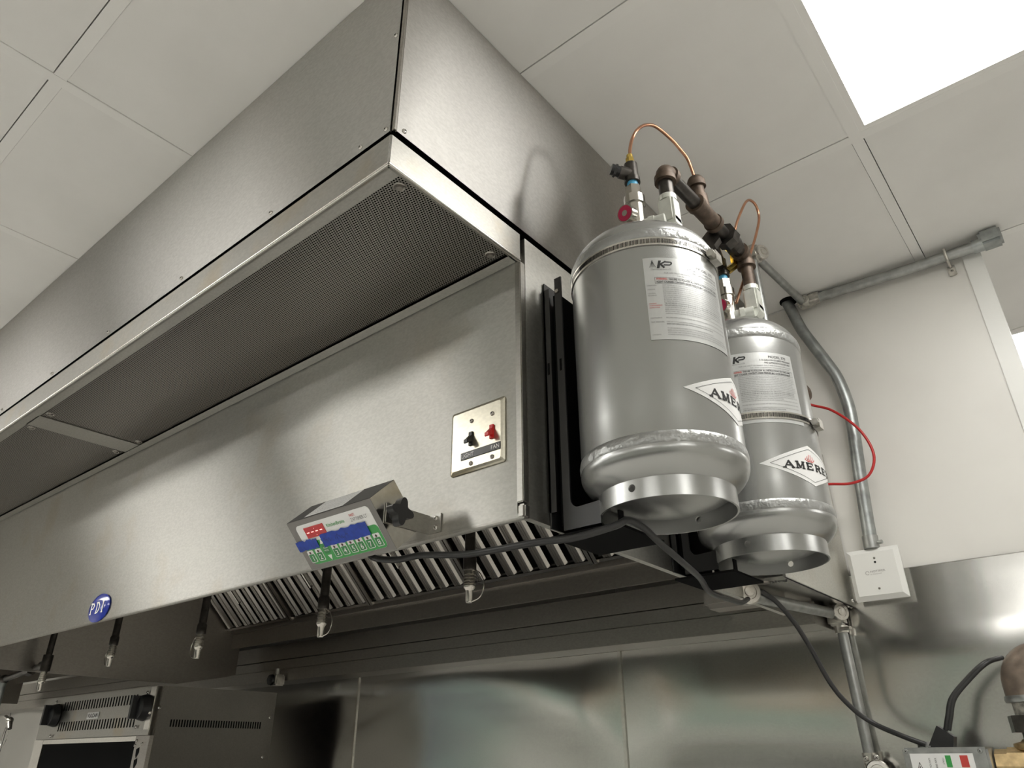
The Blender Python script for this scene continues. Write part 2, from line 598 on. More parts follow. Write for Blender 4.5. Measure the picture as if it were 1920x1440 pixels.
def wavy(x0, x1, z0, z1, y, seed):
    mb = MB()
    nx, nz = 36, 44
    rnd = random.Random(seed)
    ph = [rnd.uniform(0, 6.28) for _ in range(6)]
    vs = []
    for j in range(nz + 1):
        for i in range(nx + 1):
            x = x0 + (x1 - x0) * i / nx
            z = z0 + (z1 - z0) * j / nz
            e = min(1, min(i, nx - i) / 4) * min(1, (nz - j) / 4)
            d = 0.010 * (z - 1.2) ** 2 + 0.0034 * math.sin(12 * z + 1.6 * math.sin(3.1 * x + ph[0]) + ph[1]) + 0.0018 * math.sin(21 * z - 2 * math.sin(4 * x + ph[2]) + ph[3]) + 0.0012 * math.sin(5 * x + ph[4])
            vs.append((x, y - 0.0090 - d * e, z))
    fs = [(j * (nx + 1) + i, j * (nx + 1) + i + 1, (j + 1) * (nx + 1) + i + 1, (j + 1) * (nx + 1) + i) for j in range(nz) for i in range(nx)]
    mb.add(vs, fs, True)
    mb.box((x0, y - 0.0005, z0), (x1, y + 0.003, z1))
    return mb
for k, (a, b_) in enumerate([(-1.235, -0.026), (-2.46, -1.245), (-3.685, -2.47), (-4.91, -3.695), (-6.135, -4.92), (-7.36, -6.145), (-8.59, -7.37)]):
    build('steel_sheet', wavy(a, b_, 0.1, 2.009, YW, 5 + k), 'steel_wall', wb)
for x in (-1.240, -2.465, -3.690, -4.915):
    build('seam_strip', MB().box((x - 0.006, YW - 0.014, 0.1), (x + 0.006, YW - 0.001, 2.006), 0.0008), 'steel_bright', wb)
structure('trim_1', (-0.04, YW, 2.4), MB().box((-0.062, YW - 0.006, 2.009), (-0.020, YW + 0.002, 2.815), 0.001).box((-0.024, YW, 2.009), (-0.018, YW + 0.115, 2.815)), 'white')

op = thing('added_opposite_counter', (-2.0, -3.2, 0), 'unseen steel counter with shelves behind the camera, added for bands in the wall reflections', 'counter')  # added out of view to put bands into the steel wall's reflections
build('counter', MB().box((-7.5, -3.58, 0.86), (3.2, -2.85, 0.90), 0.004), 'steel_bright', op)
build('cupboards', MB().box((-7.5, -3.55, 0.10), (3.2, -2.92, 0.86)), 'rangedark', op)
build('shelf', MB().box((-7.5, -3.58, 1.50), (3.2, -3.22, 1.53), 0.004), 'steel_bright', op)
build('shelf', MB().box((-7.5, -3.58, 2.06), (3.2, -3.22, 2.09), 0.004), 'steel_bright', op)
rk = random.Random(9)
x = -7.3
while x < 3.0:
    w_ = rk.uniform(0.18, 0.5)
    h_ = rk.uniform(0.14, 0.30)
    build('box', MB().box((x, -3.52, 2.092), (x + w_, -3.25, 2.092 + h_), 0.004), rk.choice(['cardboard', 'tealbox', 'galv', 'rangedark', 'cardboard', 'wall']), op)
    h_ = rk.uniform(0.18, 0.40)
    build('box', MB().box((x + 0.05, -3.52, 1.532), (x + w_, -3.25, 1.532 + h_), 0.004), rk.choice(['tealbox', 'tealbox', 'galv', 'wall']), op)
    x += w_ + rk.uniform(0.02, 0.2)
# ------------------------------------------------------------------ troffers
tn = 0
LLAB = ['square ceiling light beside the two silver tanks, nearest the camera',
        'ceiling light in front of the hood, above its middle', 'ceiling light in front of the hood, far left end',
        'ceiling light beyond the white wall edge', 'unseen ceiling light added to the right, out in the room',
        'unseen ceiling light added behind the camera, right', 'unseen ceiling light added behind the camera, left', 'unseen ceiling light added far right beyond the wall end',
        'unseen ceiling light added behind the camera, far left', 'unseen ceiling light added behind the camera, far right', 'short ceiling light in front of the hood, left of its middle',
        'unseen ceiling light added at the far left end of the room']  # last one is added to brighten the left of the hood front
for k, (i, j, a, b) in enumerate(LIGHTS):
    x0, y0 = cell(i, j)
    x1, y1 = x0 + a * S, y0 + b * S
    x0 += hw; y0 += hw; x1 -= hw; y1 -= hw
    L = thing('ceiling_light', ((x0 + x1) / 2, (y0 + y1) / 2, CEIL), LLAB[k], 'light', 'troffers in the ceiling grid')
    fr = MB()
    f = 0.014
    for lo, hi in (((x0, y0), (x1, y0 + f)), ((x0, y1 - f), (x1, y1)), ((x0, y0 + f), (x0 + f, y1 - f)), ((x1 - f, y0 + f), (x1, y1 - f))):
        fr.box((lo[0], lo[1], CEIL + 0.001), (hi[0], hi[1], CEIL + 0.022), 0)
    build('frame', fr, 'tbar', L)
    build('diffuser', MB().box((x0 + f, y0 + f, CEIL + 0.006), (x1 - f, y1 - f, CEIL + 0.010)), 'diffuser', L)

# ================================================================== UPPER ENCLOSURE (hood to ceiling)
XL, XR, YF, YP = -5.52, -0.634, 0.500, 0.808
XM = -3.08
XT = -0.639
en = thing('ceiling_enclosure', ((XL + XR) / 2, 1.2, 2.437), 'brushed steel enclosure panels closing the gap between the hood and the ceiling', 'enclosure')
build('front_panel', MB().box((XL, YF, 2.438), (XR - 0.009, YF + 0.003, CEIL)), 'steel_up', en)
build('side_panel', MB().box((XR - 0.003, YF + 0.006, 2.437), (XR, YW, CEIL)), 'steel_up', en)
build('side_panel', MB().box((XL, YF + 0.006, 2.437), (XL + 0.003, YW, CEIL)), 'steel_up', en)
build('corner_return', MB().box((XR - 0.006, YF + 0.001, 2.438), (XR, YF + 0.006, CEIL), 0.0006), 'steel_dull', en)
build('backing', MB().box((XL + 0.01, YF + 0.012, 2.45), (XR - 0.012, YW - 0.02, CEIL - 0.01)), 'void', en)  # black body put in so the shadow gaps between panels stay dark
for x, z in ((-0.650, 2.658), (-0.652, 2.447), (-0.711, 2.448), (-0.952, 2.449), (-1.256, 2.449), (-1.574, 2.449), (-1.876, 2.447), (-2.208, 2.449), (-2.6, 2.449)):
    screw(en, (x, YF, z), (0, -1, 0), 0.0042)
for y, z in ((0.520, 2.447), (1.25, 2.449)):
    screw(en, (XR, y, z), (1, 0, 0), 0.0042)

# ================================================================== HOOD
hood = thing('exhaust_hood', ((XL + XT) / 2, 1.2, 1.905), 'long brushed stainless kitchen exhaust hood with a perforated overhang above its front', 'hood')
Z1, Z2, Z3 = 2.431, 2.372, 1.912
fp = MB().box((XL, YP, Z3), (XT - 0.013, YP + 0.012, Z2 + 0.03), 0.0)
fp.tube([(XL, YP + 0.006, Z3 + 0.003), (XT - 0.004, YP + 0.006, Z3 + 0.003)], 0.0065, 12)
build('front_panel', fp, 'steel_x', hood)
build('edge_trim', MB().box((XT - 0.013, YP - 0.002, Z3 + 0.022), (XT, YP + 0.012, Z2), 0.0015), 'steel_trim', hood, label='narrow folded steel edge at the right end of the front panel')
build('corner_cap', MB().box((XT - 0.013, YP - 0.001, Z3 - 0.002), (XT + 0.001, YP + 0.014, Z3 + 0.020), 0.003), 'steel_trim', hood)
sp = MB().prism([(XT, YP + 0.012, Z3 - 0.001), (XT, 1.84, 1.900), (XT, 1.84, Z1 - 0.004), (XT, YP + 0.012, Z1 - 0.002)], (-0.012, 0, 0))
build('side_panel', sp, 'steel_y', hood)
sp = MB().prism([(XM, YP + 0.012, 1.880), (XM, 1.583, 1.868), (XM, 1.80, 1.908), (XM, 1.84, 1.92), (XM, 1.84, Z1 - 0.01), (XM, YP + 0.012, Z1 - 0.01)], (0.012, 0, 0))
build('divider_panel', sp, 'steel_dull', hood)
build('side_panel', MB().box((XL, YP + 0.012, 1.905), (XL + 0.012, 1.84, Z1 - 0.01)), 'steel_dull', hood)
tb = MB().box((XL, YF, Z2), (XT - 0.001, YF + 0.010, Z1), 0.0015)
build('trim_band', tb, 'steel_trim', hood, label='bright horizontal band along the front of the overhang')
build('trim_band', MB().box((XT - 0.010, YF + 0.001, Z2), (XT, YP, Z1), 0.0015), 'steel_trim', hood, label='stained band on the right end of the overhang')
build('trim_band', MB().box((XL, YF + 0.01, Z2), (XL + 0.01, YP, Z1), 0.0015), 'steel_trim', hood)
# rounded hems under the band
build('hem', MB().tube([(XL, YF + 0.003, Z2 + 0.002), (XT - 0.002, YF + 0.003, Z2 + 0.002)], 0.0035, 10), 'steel_bright', hood)
build('hem', MB().tube([(XT - 0.003, YF + 0.002, Z2 + 0.002), (XT - 0.003, YP, Z2 + 0.002)], 0.0035, 10), 'steel_bright', hood)
rim = MB()
rim.box((XL + 0.01, YF + 0.006, Z2 + 0.002), (XT - 0.006, YF + 0.030, Z2 + 0.006))
rim.box((XL + 0.01, YP - 0.024, Z2 + 0.000), (XT - 0.006, YP - 0.003, Z2 + 0.006))
rim.box((-2.063, YF + 0.027, Z2 + 0.002), (-1.982, YP - 0.024, Z2 + 0.006))
build('underside_frame', rim, 'steel_under', hood)
build('perforated_panel', MB().box((-1.981, YF + 0.028, Z2 + 0.0045), (XT - 0.010, YP - 0.025, Z2 + 0.007)), 'perf', hood, label='long perforated steel panel under the right of the overhang')
build('perforated_panel', MB().box((-3.40, YF + 0.028, Z2 + 0.0045), (-2.064, YP - 0.025, Z2 + 0.007)), 'perf', hood, label='perforated steel panel under the left of the overhang')
build('perforated_panel', MB().box((XL + 0.01, YF + 0.028, Z2 + 0.0045), (-3.48, YP - 0.025, Z2 + 0.007)), 'perf', hood)
build('top_plate', MB().box((XL + 0.012, YF + 0.012, Z1 - 0.008), (XT - 0.014, 1.84, Z1 - 0.004)), 'steel_dull', hood)
for x, y in ((-0.668, 0.548), (-0.672, 0.765), (-1.955, 0.545), (-1.965, 0.775), (-2.085, 0.548), (-2.085, 0.768)):
    mb = MB().lathe((x, y, Z2 + 0.006), [(0.010, 0), (0.010, -0.002), (0.0085, -0.0035), (0.006, -0.002), (0.0055, -0.006), (0.0002, -0.007)], 20)
    build('bolt', mb, 'steel_dull', hood)
build('grease_trough', MB().box((XL + 0.012, 1.786, 2.080), (XT - 0.012, 1.80, 2.097), 0.001).box((XL + 0.012, 1.80, 2.080), (XT - 0.012, 1.835, 2.084)), 'steel_dull', hood)
build('rear_panel', MB().box((XL + 0.012, 1.800, 2.020), (XT - 0.012, 1.806, 2.43)), 'steel_dull', hood)
# enamel badge
bc = Vector((-2.036, YP - 0.0005, 1.944))
bd = MB().lathe(bc, [(0.0355, 0), (0.0355, 0.002), (0.030, 0.0042), (0.018, 0.0052), (0.0002, 0.0056)], 48, axis=(0, -1, 0))
bv = bd.v
bd.v = [(bc.x + (p[0] - bc.x) * 1.65, p[1], p[2]) for p in bv]
badge = build('badge', bd, 'badge', hood, label='oval blue badge with white letters PDI')
lm = MB()
mf = plane_map((bc.x, YP - 0.0068, bc.z), (1, 0, 0), (0, 0, 1))
def serif_letters(mb, s, u, v, h, wd, gap, mapf, bold=0.16, mi=0, thin=None):
    G = {'A': [((0, 0), (.5, 1), 0), ((.5, 1), (1, 0), 1), ((.2, .36), (.8, .36), 0)],
         'M': [((.1, 0), (.1, 1), 0), ((.1, 1), (.5, .1), 1), ((.5, .1), (.9, 1), 0), ((.9, 1), (.9, 0), 1)],
         'E': [((.15, 0), (.15, 1), 1), ((.15, .98), (.9, .98), 0), ((.15, .5), (.7, .5), 0), ((.15, .02), (.9, .02), 0), ((.9, .98), (.9, .75), 0), ((.9, .02), (.9, .25), 0)],
         'R': [((.15, 0), (.15, 1), 1), ((.15, .98), (.7, .98), 0), ((.7, .98), (.88, .76), 1), ((.88, .76), (.7, .5), 1), ((.7, .5), (.15, .5), 0), ((.5, .5), (.9, 0), 1)],
         'X': [((.08, 1), (.92, 0), 1), ((.92, 1), (.08, 0), 0)],
         'P': [((.2, 0), (.2, 1), 1), ((.2, .97), (.65, .97), 0), ((.65, .97), (.88, .74), 1), ((.88, .74), (.65, .48), 1), ((.65, .48), (.2, .48), 0)],
         'D': [((.2, 0), (.2, 1), 1), ((.2, .97), (.55, .97), 0), ((.55, .97), (.86, .68), 1), ((.86, .68), (.86, .32), 1), ((.86, .32), (.55, .03), 1), ((.55, .03), (.2, .03), 0)],
         'I': [((.5, 0), (.5, 1), 1)]}
    SF = {'A': [(0, 0), (1, 0)], 'M': [(.1, 0), (.9, 0), (.1, 1), (.9, 1)], 'E': [(.15, 0), (.15, 1)], 'R': [(.15, 0), (.92, 0), (.15, 1)],
          'X': [(.08, 0), (.92, 0), (.08, 1), (.92, 1)], 'P': [(.2, 0), (.2, 1)], 'D': [(.2, 0), (.2, 1)], 'I': [(.5, 0), (.5, 1)]}
    th = bold * wd
    tn_ = (thin if thin else bold * 0.5) * wd
    for ch in s:
        w_ = wd * (0.55 if ch == 'I' else 1)
        for a, b, hv in G[ch]:
            stroke(mb, [(u + a[0] * w_, v + a[1] * h), (u + b[0] * w_, v + b[1] * h)], th if hv else tn_, mapf, mi)
        for (a, b) in SF[ch]:
            stroke(mb, [(u + a * w_ - wd * .16, v + b * h), (u + a * w_ + wd * .16, v + b * h)], tn_ * 1.1, mapf, mi)
        u += w_ + gap
serif_letters(lm, 'PDI', -0.038, -0.013, 0.026, 0.023, 0.0085, mf, 0.20, thin=0.14)
build('lettering', lm, 'paper', badge)

# standoff ledge along the wall under the hood
lg = MB()
lx0, lx1 = -7.0, -0.597
lg.box((lx0, 1.900, 1.883), (lx1, YW - 0.012, 1.9285), 0.0012)
lg.box((lx0, 1.906, 1.9305), (lx1 + 0.004, YW - 0.012, 1.9665), 0.0012)
lg.box((lx0, 1.900, 1.9685), (lx1 - 0.02, YW - 0.012, 2.030), 0.0012)
tag(build('wall_ledge', lg, 'steel_dull', None, (-2.6, 1.95, 1.883)), 'dark stepped steel ledge running along the back wall under the hood', 'ledge')

rg = thing('added_cooking_range', (-2.9, 1.5, 0), 'unseen dark cooking range added below the hood to darken its underside', 'range')  # out-of-view block, added so less floor light reaches the hood's underside
build('body', MB().box((-5.4, 1.05, 0.12), (-1.25, 1.95, 0.90), 0.01), 'rangedark', rg)
build('backguard', MB().box((-5.4, 1.90, 0.90), (-1.25, 1.95, 1.12), 0.005), 'rangedark', rg)
build('shelf', MB().box((-3.9, 1.30, 1.26), (-2.6, 1.95, 1.298), 0.004), 'steel_dull', rg)
for x in (-5.3, -3.1, -1.35):
    for y in (1.12, 1.88):
        build('leg', MB().cyl((x, y, 0), (x, y, 0.13), 0.025, 14), 'steel_dull', rg)

# ================================================================== BAFFLE FILTERS
FW = 0.482
ang = math.radians(44)
def make_filter(x1, first):
    o = Vector((x1, 1.775, 2.100))
    t = thing('baffle_filter', tuple(o), 'steel grease filter leaning in the hood, rightmost of the row', 'filter', 'baffle filters in the hood')
    D = Vector((0, -math.cos(ang), math.sin(ang)))     # up the slope
    N = Vector((0, -math.sin(ang), -math.cos(ang)))    # towards the room
    Xv = Vector((-1, 0, 0))
    Lh = 0.44
    fr = MB()
    fr.obox(o, Xv * FW, D * 0.010, N * 0.012)
    fr.obox(o + D * (Lh - 0.018), Xv * FW, D * 0.018, N * 0.02)
    fr.obox(o, Xv * 0.012, D * Lh, N * 0.018)
    fr.obox(o + Xv * (FW - 0.012), Xv * 0.012, D * Lh, N * 0.018)
    build('frame', fr, 'baffle', t)
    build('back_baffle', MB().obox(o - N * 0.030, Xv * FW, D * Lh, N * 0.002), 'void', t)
    nb = 7
    pit = (FW - 0.03) / nb
    b0 = None
    for k in range(nb):
        c = o + Xv * (0.015 + pit * (k + 0.5)) + D * 0.012
        w2 = pit * 0.34
        prof = [(-w2, -0.012), (-w2, 0.004), (-w2 * 0.62, 0.012), (-w2 * 0.30, 0.0125), (-w2 * 0.26, 0.0105), (-w2 * 0.12, 0.0105), (-w2 * 0.08, 0.0128), (w2 * 0.08, 0.0128),
                (w2 * 0.12, 0.0105), (w2 * 0.26, 0.0105), (w2 * 0.30, 0.0125), (w2 * 0.62, 0.012), (w2, 0.004), (w2, -0.012)]
        mb = MB()
        n = len(prof)
        vs = [c + Xv * a + N * h for a, h in prof] + [c + Xv * a + N * h + D * (Lh - 0.034) for a, h in prof]
        mb.add(vs, [(i, i + 1, n + i + 1, n + i) for i in range(n - 1)] + [tuple(range(n)), tuple(range(n, 2 * n))])
        if b0 is None:
            b0 = build('baffle', mb, 'baffle', t)
            c0 = c
        else:
            q = b0.copy(); col.objects.link(q); q.parent = t; q.location = c - c0
    hd = MB()
    hc = o + Xv * FW * 0.5 + D * 0.16 + N * 0.013
    hd.tube([hc - D * 0.035, hc - D * 0.035 + N * 0.012, hc + D * 0.035 + N * 0.012, hc + D * 0.035], 0.0025, 8)
    build('handle', hd, 'steel_bright', t)
    return t
flt = make_filter(XT - 0.018, True)
for k in range(1, 5):
    dup(flt, (XT - 0.018 - k * (FW + 0.004), 1.775, 2.100),
        label=['', 'steel grease filter leaning in the hood, second from the right', 'steel grease filter leaning in the hood, middle of the row of five',
               'steel grease filter leaning in the hood, second from the left', 'steel grease filter leaning in the hood, leftmost of the row'][k])

# ================================================================== DROP NOZZLES
def make_nozzle(x, z):
    y = 1.05
    t = thing('drop_nozzle', (x, y, z), 'x', 'nozzle', 'fire suppression nozzles under the hood')
    build('drop_pipe', MB().cyl((x, y, z + 0.085), (x, y, 2.35), 0.0105, 16), 'blackpipe', t)
    build('coupling', MB().lathe((x, y, z + 0.062), [(0.0002, 0), (0.0125, 0), (0.0132, 0.003), (0.0132, 0.024), (0.0115, 0.028), (0.0105, 0.03)], 18), 'blackpipe', t)
    pr = [(0.0002, 0), (0.006, 0), (0.0072, 0.003), (0.0072, 0.022), (0.0098, 0.026)]
    for k in range(5):
        pr += [(0.0118, 0.029 + k * 0.006), (0.0118, 0.0325 + k * 0.006), (0.0100, 0.0335 + k * 0.006), (0.0100, 0.0345 + k * 0.006)]
    pr += [(0.0100, 0.062)]
    build('nozzle_body', MB().lathe((x, y, z), pr, 20), 'nickel', t)
    build('retaining_wire', MB().tube([(x + 0.010, y, z + 0.062), (x + 0.028, y, z + 0.052), (x + 0.038, y, z + 0.030), (x + 0.028, y, z + 0.008), (x + 0.005, y, z + 0.001)], 0.0011, 6, 6), 'nickel', t)
    return t
NZ = [(-0.969, 1.861, 'drop nozzle hanging below the hood nearest the tanks'),
      (-1.425, 1.840, 'drop nozzle hanging below the hood, just left of the timer box'),
      (-1.955, 1.835, 'drop nozzle hanging in the middle, in front of the left end of the filters'),
      (-2.478, 1.852, 'drop nozzle hanging just right of the blue oval badge'),
      (-2.975, 1.808, 'drop nozzle at the far left, below a black pipe tee')]
nz0 = make_nozzle(NZ[0][0], NZ[0][1])
nz0['label'] = NZ[0][2]
for (x, z, lb) in NZ[1:]:
    q = dup(nz0, (x, 1.05, z), label=lb)
    if x < -1.9:
        for ch in q.children:
            if ch.name.startswith('retaining'):
                ch.scale = (-1, 1, 1)

hp = thing('nozzle_header', (-1.9, 1.05, 2.385), 'black iron header pipe inside the hood feeding the drop nozzles', 'pipe')
build('pipe', MB().cyl((-3.05, 1.05, 2.385), (XT - 0.012, 1.05, 2.385), 0.0125, 16), 'blackpipe', hp)
for (x, z, _) in NZ:
    build('tee', MB().cyl((x, 1.05, 2.372), (x, 1.05, 2.345), 0.0165, 16).cyl((x - 0.022, 1.05, 2.385), (x + 0.022, 1.05, 2.385), 0.0165, 16), 'blackpipe', hp)
# left black pipe run near the last nozzle
pr = thing('nozzle_supply_pipe', (-2.975, 1.05, 1.89), 'black iron pipe with a tee running left from the far left drop nozzle', 'pipe')
build('tee', MB().cyl((-2.975, 1.05, 1.872), (-2.975, 1.05, 1.925), 0.0165, 18).cyl((-3.010, 1.05, 1.893), (-2.975, 1.05, 1.893), 0.015, 18), 'blackpipe', pr)
build('pipe', MB().cyl((-3.34, 1.05, 1.868), (-3.01, 1.05, 1.893), 0.0105, 14), 'blackpipe', pr)
build('union', MB().hexa((-3.13, 1.05, 1.884), (-3.09, 1.05, 1.887), 0.020), 'blackpipe', pr)
build('elbow', MB().ball((-3.34, 1.05, 1.868), 0.017), 'blackpipe', pr)
build('pipe', MB().cyl((-3.34, 1.05, 1.868), (-3.34, 1.05, 1.60), 0.0105, 14), 'galv_dark', pr)

tn = thing('wall_nozzle', (-3.17, 1.05, 1.72), 'small nickel nozzle on a swivel at the left edge, below the black pipe', 'nozzle')
build('swivel', MB().ball((-3.17, 1.05, 1.722), 0.012).cyl((-3.22, 1.05, 1.735), (-3.17, 1.05, 1.722), 0.007, 12), 'nickel', tn)
build('nozzle_body', MB().cyl((-3.17, 1.05, 1.722), (-3.15, 1.05, 1.695), 0.010, 14, 0.007), 'nickel', tn)
build('retaining_wire', MB().tube([(-3.15, 1.05, 1.69), (-3.155, 1.05, 1.655), (-3.18, 1.05, 1.64), (-3.20, 1.05, 1.66), (-3.19, 1.05, 1.70)], 0.001, 6, 5), 'nickel', tn)

# ================================================================== LIGHT / FAN SWITCH
sw = thing('light_switch', (-0.732, YP, 2.06), 'stained two-gang steel switch plate with black LIGHT and red FAN toggles', 'switch')
cx, cz = -0.732, 2.062
pw, ph = 0.0585, 0.0565
pl = MB()
lay = [(0, 0.0, 0), (0, 0.0022, 0.0005), (0.002, 0.0045, 0.003), (0.006, 0.0062, 0.008), (0.011, 0.0062, 0.010)]
rings = []
mb = MB()
for (ins, h, _) in lay:
    a, b = pw - ins, ph - ins
    c = 0.0025
    ring = [(cx - a + c, cz - b), (cx + a - c, cz - b), (cx + a, cz - b + c), (cx + a, cz + b - c), (cx + a - c, cz + b), (cx - a + c, cz + b), (cx - a, cz + b - c), (cx - a, cz - b + c)]
    rings.append([(p[0], YP - 0.0002 - h, p[1]) for p in ring])
vs = [p for r_ in rings for p in r_]
fs = []
for i in range(len(rings) - 1):
    for k in range(8):
        fs.append((i * 8 + k, i * 8 + (k + 1) % 8, (i + 1) * 8 + (k + 1) % 8, (i + 1) * 8 + k))
fs.append(tuple(range((len(rings) - 1) * 8, len(rings) * 8)))
mb.add(vs, fs)
M['plate'] = brushed('stained_plate', c=(0.56, 0.53, 0.44), rough=0.30, aniso=0.2, grain=(1, 1, 4), stain=0.9, bstr=0.02)
build('plate', mb, 'plate', sw)
for x, mat in ((-0.742, 'blackplastic'), (-0.697, 'red')):
    lb = 'black toggle marked LIGHT' if mat == 'blackplastic' else 'red toggle marked FAN'
    mb = MB()
    y0 = YP - 0.006
    mb.box((x - 0.0042, y0 - 0.0035, 2.048), (x + 0.0042, y0, 2.072), 0.0006)
    mb.prism([(x - 0.0036, y0 - 0.002, 2.055), (x - 0.0036, y0 - 0.0125, 2.049), (x - 0.0036, y0 - 0.0135, 2.055), (x - 0.0036, y0 - 0.003, 2.066)], (0.0072, 0, 0))
    mb.box((x - 0.0045, y0 - 0.0145, 2.0485), (x + 0.0045, y0 - 0.0115, 2.0555), 0.0008)
    build('toggle', mb, mat, sw, label=lb)
st = build('label_strip', MB().box((-0.764, YP - 0.0078, 2.0265), (-0.679, YP - 0.0062, 2.0395), 0.0006), 'black', sw, label='black strip engraved LIGHT and FAN')
lt = MB()
mf = plane_map((0, YP - 0.0081, 0), (1, 0, 0), (0, 0, 1))
put_text(lt, 'LIGHT', 0.0095, mf, -0.762, 2.0295)
put_text(lt, 'FAN', 0.0095, mf, -0.681, 2.0295, 'R')
build('lettering', lt, 'paper', st)
for x in (-0.742, -0.697):
    for z in (2.092, 2.0175):
        screw(sw, (x, YP - 0.0062, z), (0, -1, 0), 0.0038, 'steel_dull')

# ================================================================== TIMER BOX
th = 0.7459
TW, THh, TD = 0.2118, 0.0903, 0.0618
A0 = Vector((-0.838, 0.681, 1.9497))
U = Vector((1, 0, 0))
Dp = Vector((0, math.cos(th), math.sin(th)))
Dn = Vector((0, math.sin(th), -math.cos(th)))
NF = -Dp
TL = A0 - U * TW
tm = thing('kitchen_timer', tuple(A0 - U * TW / 2 + Dn * THh), 'small tilted steel timer box with green keypad and blue tape on the hood front', 'timer')
hb = MB().obox(TL, U * TW, Dn * THh, Dp * TD)
build('housing', hb, 'steel_bright', tm)
build('top_cover', MB().obox(TL - Dn * 0.0006 + Dp * 0.001, U * TW, Dn * 0.0005, Dp * (TD - 0.002)), plain('dark_cover', (0.10, 0.098, 0.095), 0.5, 0.6), tm)
stk = build('rating_sticker', MB().obox(TL + U * 0.045 - Dn * 0.0012 + Dp * 0.004, U * 0.098, Dn * 0.0005, Dp * (TD - 0.008)), 'paper', tm)
lt = MB()
mf = plane_map(TL + U * 0.047 - Dn * 0.0014 + Dp * 0.006, U, Dp)
for k in range(9):
    put_text(lt, random.choice(['UNPLUG POWER CORD BEFORE SERVICING THIS UNIT', 'READ ALL INSTRUCTIONS BEFORE OPERATING TIMER', 'INPUT 120 VAC 60 HZ  FOR INDOOR USE ONLY']), 0.0036, mf, 0.001, 0.046 - k * 0.0054, width=0.092)
build('lettering', lt, 'greyink', stk)
def face(e=0.0):
    return lambda a, b: TL + NF * e + U * (a * TW) + Dn * (b * THh)
def fmap(e):
    O = TL + NF * e + Dn * THh
    return lambda u, v: O + U * u - Dn * v
def rrect(u0, v0, u1, v1, r, n=5):
    pts = []
    for (cx_, cy_, a0) in ((u1 - r, v1 - r, 0), (u0 + r, v1 - r, 90), (u0 + r, v0 + r, 180), (u1 - r, v0 + r, 270)):
        for k in range(n + 1):
            a = math.radians(a0 + 90 * k / n)
            pts.append((cx_ + r * math.cos(a), cy_ + r * math.sin(a)))
    return pts
def slab(mb, pts, mapf_lo, thick, mi=0):
    P = [mapf_lo(*p) for p in pts]
    mb.prism([p for p in P], NF * thick, mi)
    return mb
build('face_frame', slab(MB(), [(0, 0), (TW, 0), (TW, THh), (0, THh)], fmap(0.0), 0.0006), plain('grey_face', (0.21, 0.20, 0.19), 0.45, 0.5), tm)
kp = build('keypad', slab(MB(), rrect(0.016, 0.008, TW - 0.012, THh - 0.009, 0.008), fmap(0.0007), 0.0005), 'paper', tm, label='white and green membrane keypad with numbered keys')
build('green_field', slab(MB(), rrect(0.0162, 0.0082, TW - 0.0122, 0.049, 0.0076), fmap(0.0013), 0.0002), 'green', kp)
dsp = build('display', slab(MB(), [(0.165 * TW, THh * .615), (.40 * TW, THh * .615), (.40 * TW, THh * .83), (.165 * TW, THh * .83)], fmap(0.0013), 0.0008), 'display', tm, label='red four digit display')
lt = MB()
mf = fmap(0.0024)
for k in range(4):
    u = TW * (0.185 + 0.053 * k)
    patch(lt, mf, u, THh * .715, u + 0.0062, THh * .715 + 0.0014)
patch(lt, mf, TW * .285, THh * .775, TW * .285 + 0.001, THh * .775 + 0.001)
patch(lt, mf, TW * .285, THh * .645, TW * .285 + 0.001, THh * .645 + 0.001)
build('digits', lt, 'led', dsp)
lt = MB()
mf = fmap(0.0015)
put_text(lt, 'KitchenBrains', 0.0085, mf, TW * .43, THh * .725, mi=0, width=TW * .21, offset=0.0001)
put_text(lt, 'FAST.', 0.0058, mf, TW * .715, THh * .795, mi=1, offset=0.0001)
put_text(lt, 'ZAP', 0.0085, mf, TW * .71, THh * .70, mi=2, width=TW * .055)
put_text(lt, 'TIMER LT', 0.0085, mf, TW * .768, THh * .70, mi=2, width=TW * .125)
build('lettering', lt, ['green', 'redink', 'greyink'], kp)
keys = [(.0855, '1'), (.185, '2')] + [(.385 + .0965 * k, str(k + 3)) for k in range(6)]
for a, ch in keys:
    u = TW * a + 0.003
    v0, v1 = THh * .135, THh * .385
    key = build('key', slab(MB(), rrect(u - 0.0076, v0, u + 0.0076, v1, 0.002), fmap(0.0015), 0.0004), 'paper', tm, label='key numbered ' + ch)
    gm = slab(MB(), rrect(u - 0.0066, v0 + 0.001, u + 0.0066, v0 + 0.0155, 0.0015), fmap(0.0019), 0.0002)
    build('key_panel', gm, 'greendark', key)
    lt = MB()
    put_text(lt, ch, 0.0135, fmap(0.0023), u, v0 + 0.0032, 'C', offset=0.0001)
    ring = [(u + 0.0024 * math.cos(2 * PI * k / 14), v1 - 0.0042 + 0.0024 * math.sin(2 * PI * k / 14)) for k in range(14)]
    lt.add([fmap(0.0023)(*p) for p in ring], [tuple(range(14))], mi=1)
    build('digit', lt, ['paper', plain('dark_led', (0.05, 0.005, 0.005), 0.3)], key)
lt = MB()
mf = fmap(0.0019)
ua = TW * .283
lt.add([mf(ua - .004, THh * .455), mf(ua + .005, THh * .455), mf(ua + .0005, THh * .56)], [(0, 1, 2)])
lt.add([mf(ua - .001, THh * .215), mf(ua + .009, THh * .215), mf(ua + .0045, THh * .105)], [(0, 1, 2)])
build('arrow_keys', lt, 'paper', tm)
scan = build('scan_key', slab(MB(), rrect(ua - .004, THh * .25, ua + .0095, THh * .43, .003), fmap(.0015), .0004), 'greendark', tm)
lt = MB()
put_text(lt, 'SCAN', 0.0042, fmap(.0021), ua + .003, THh * .35, 'C')
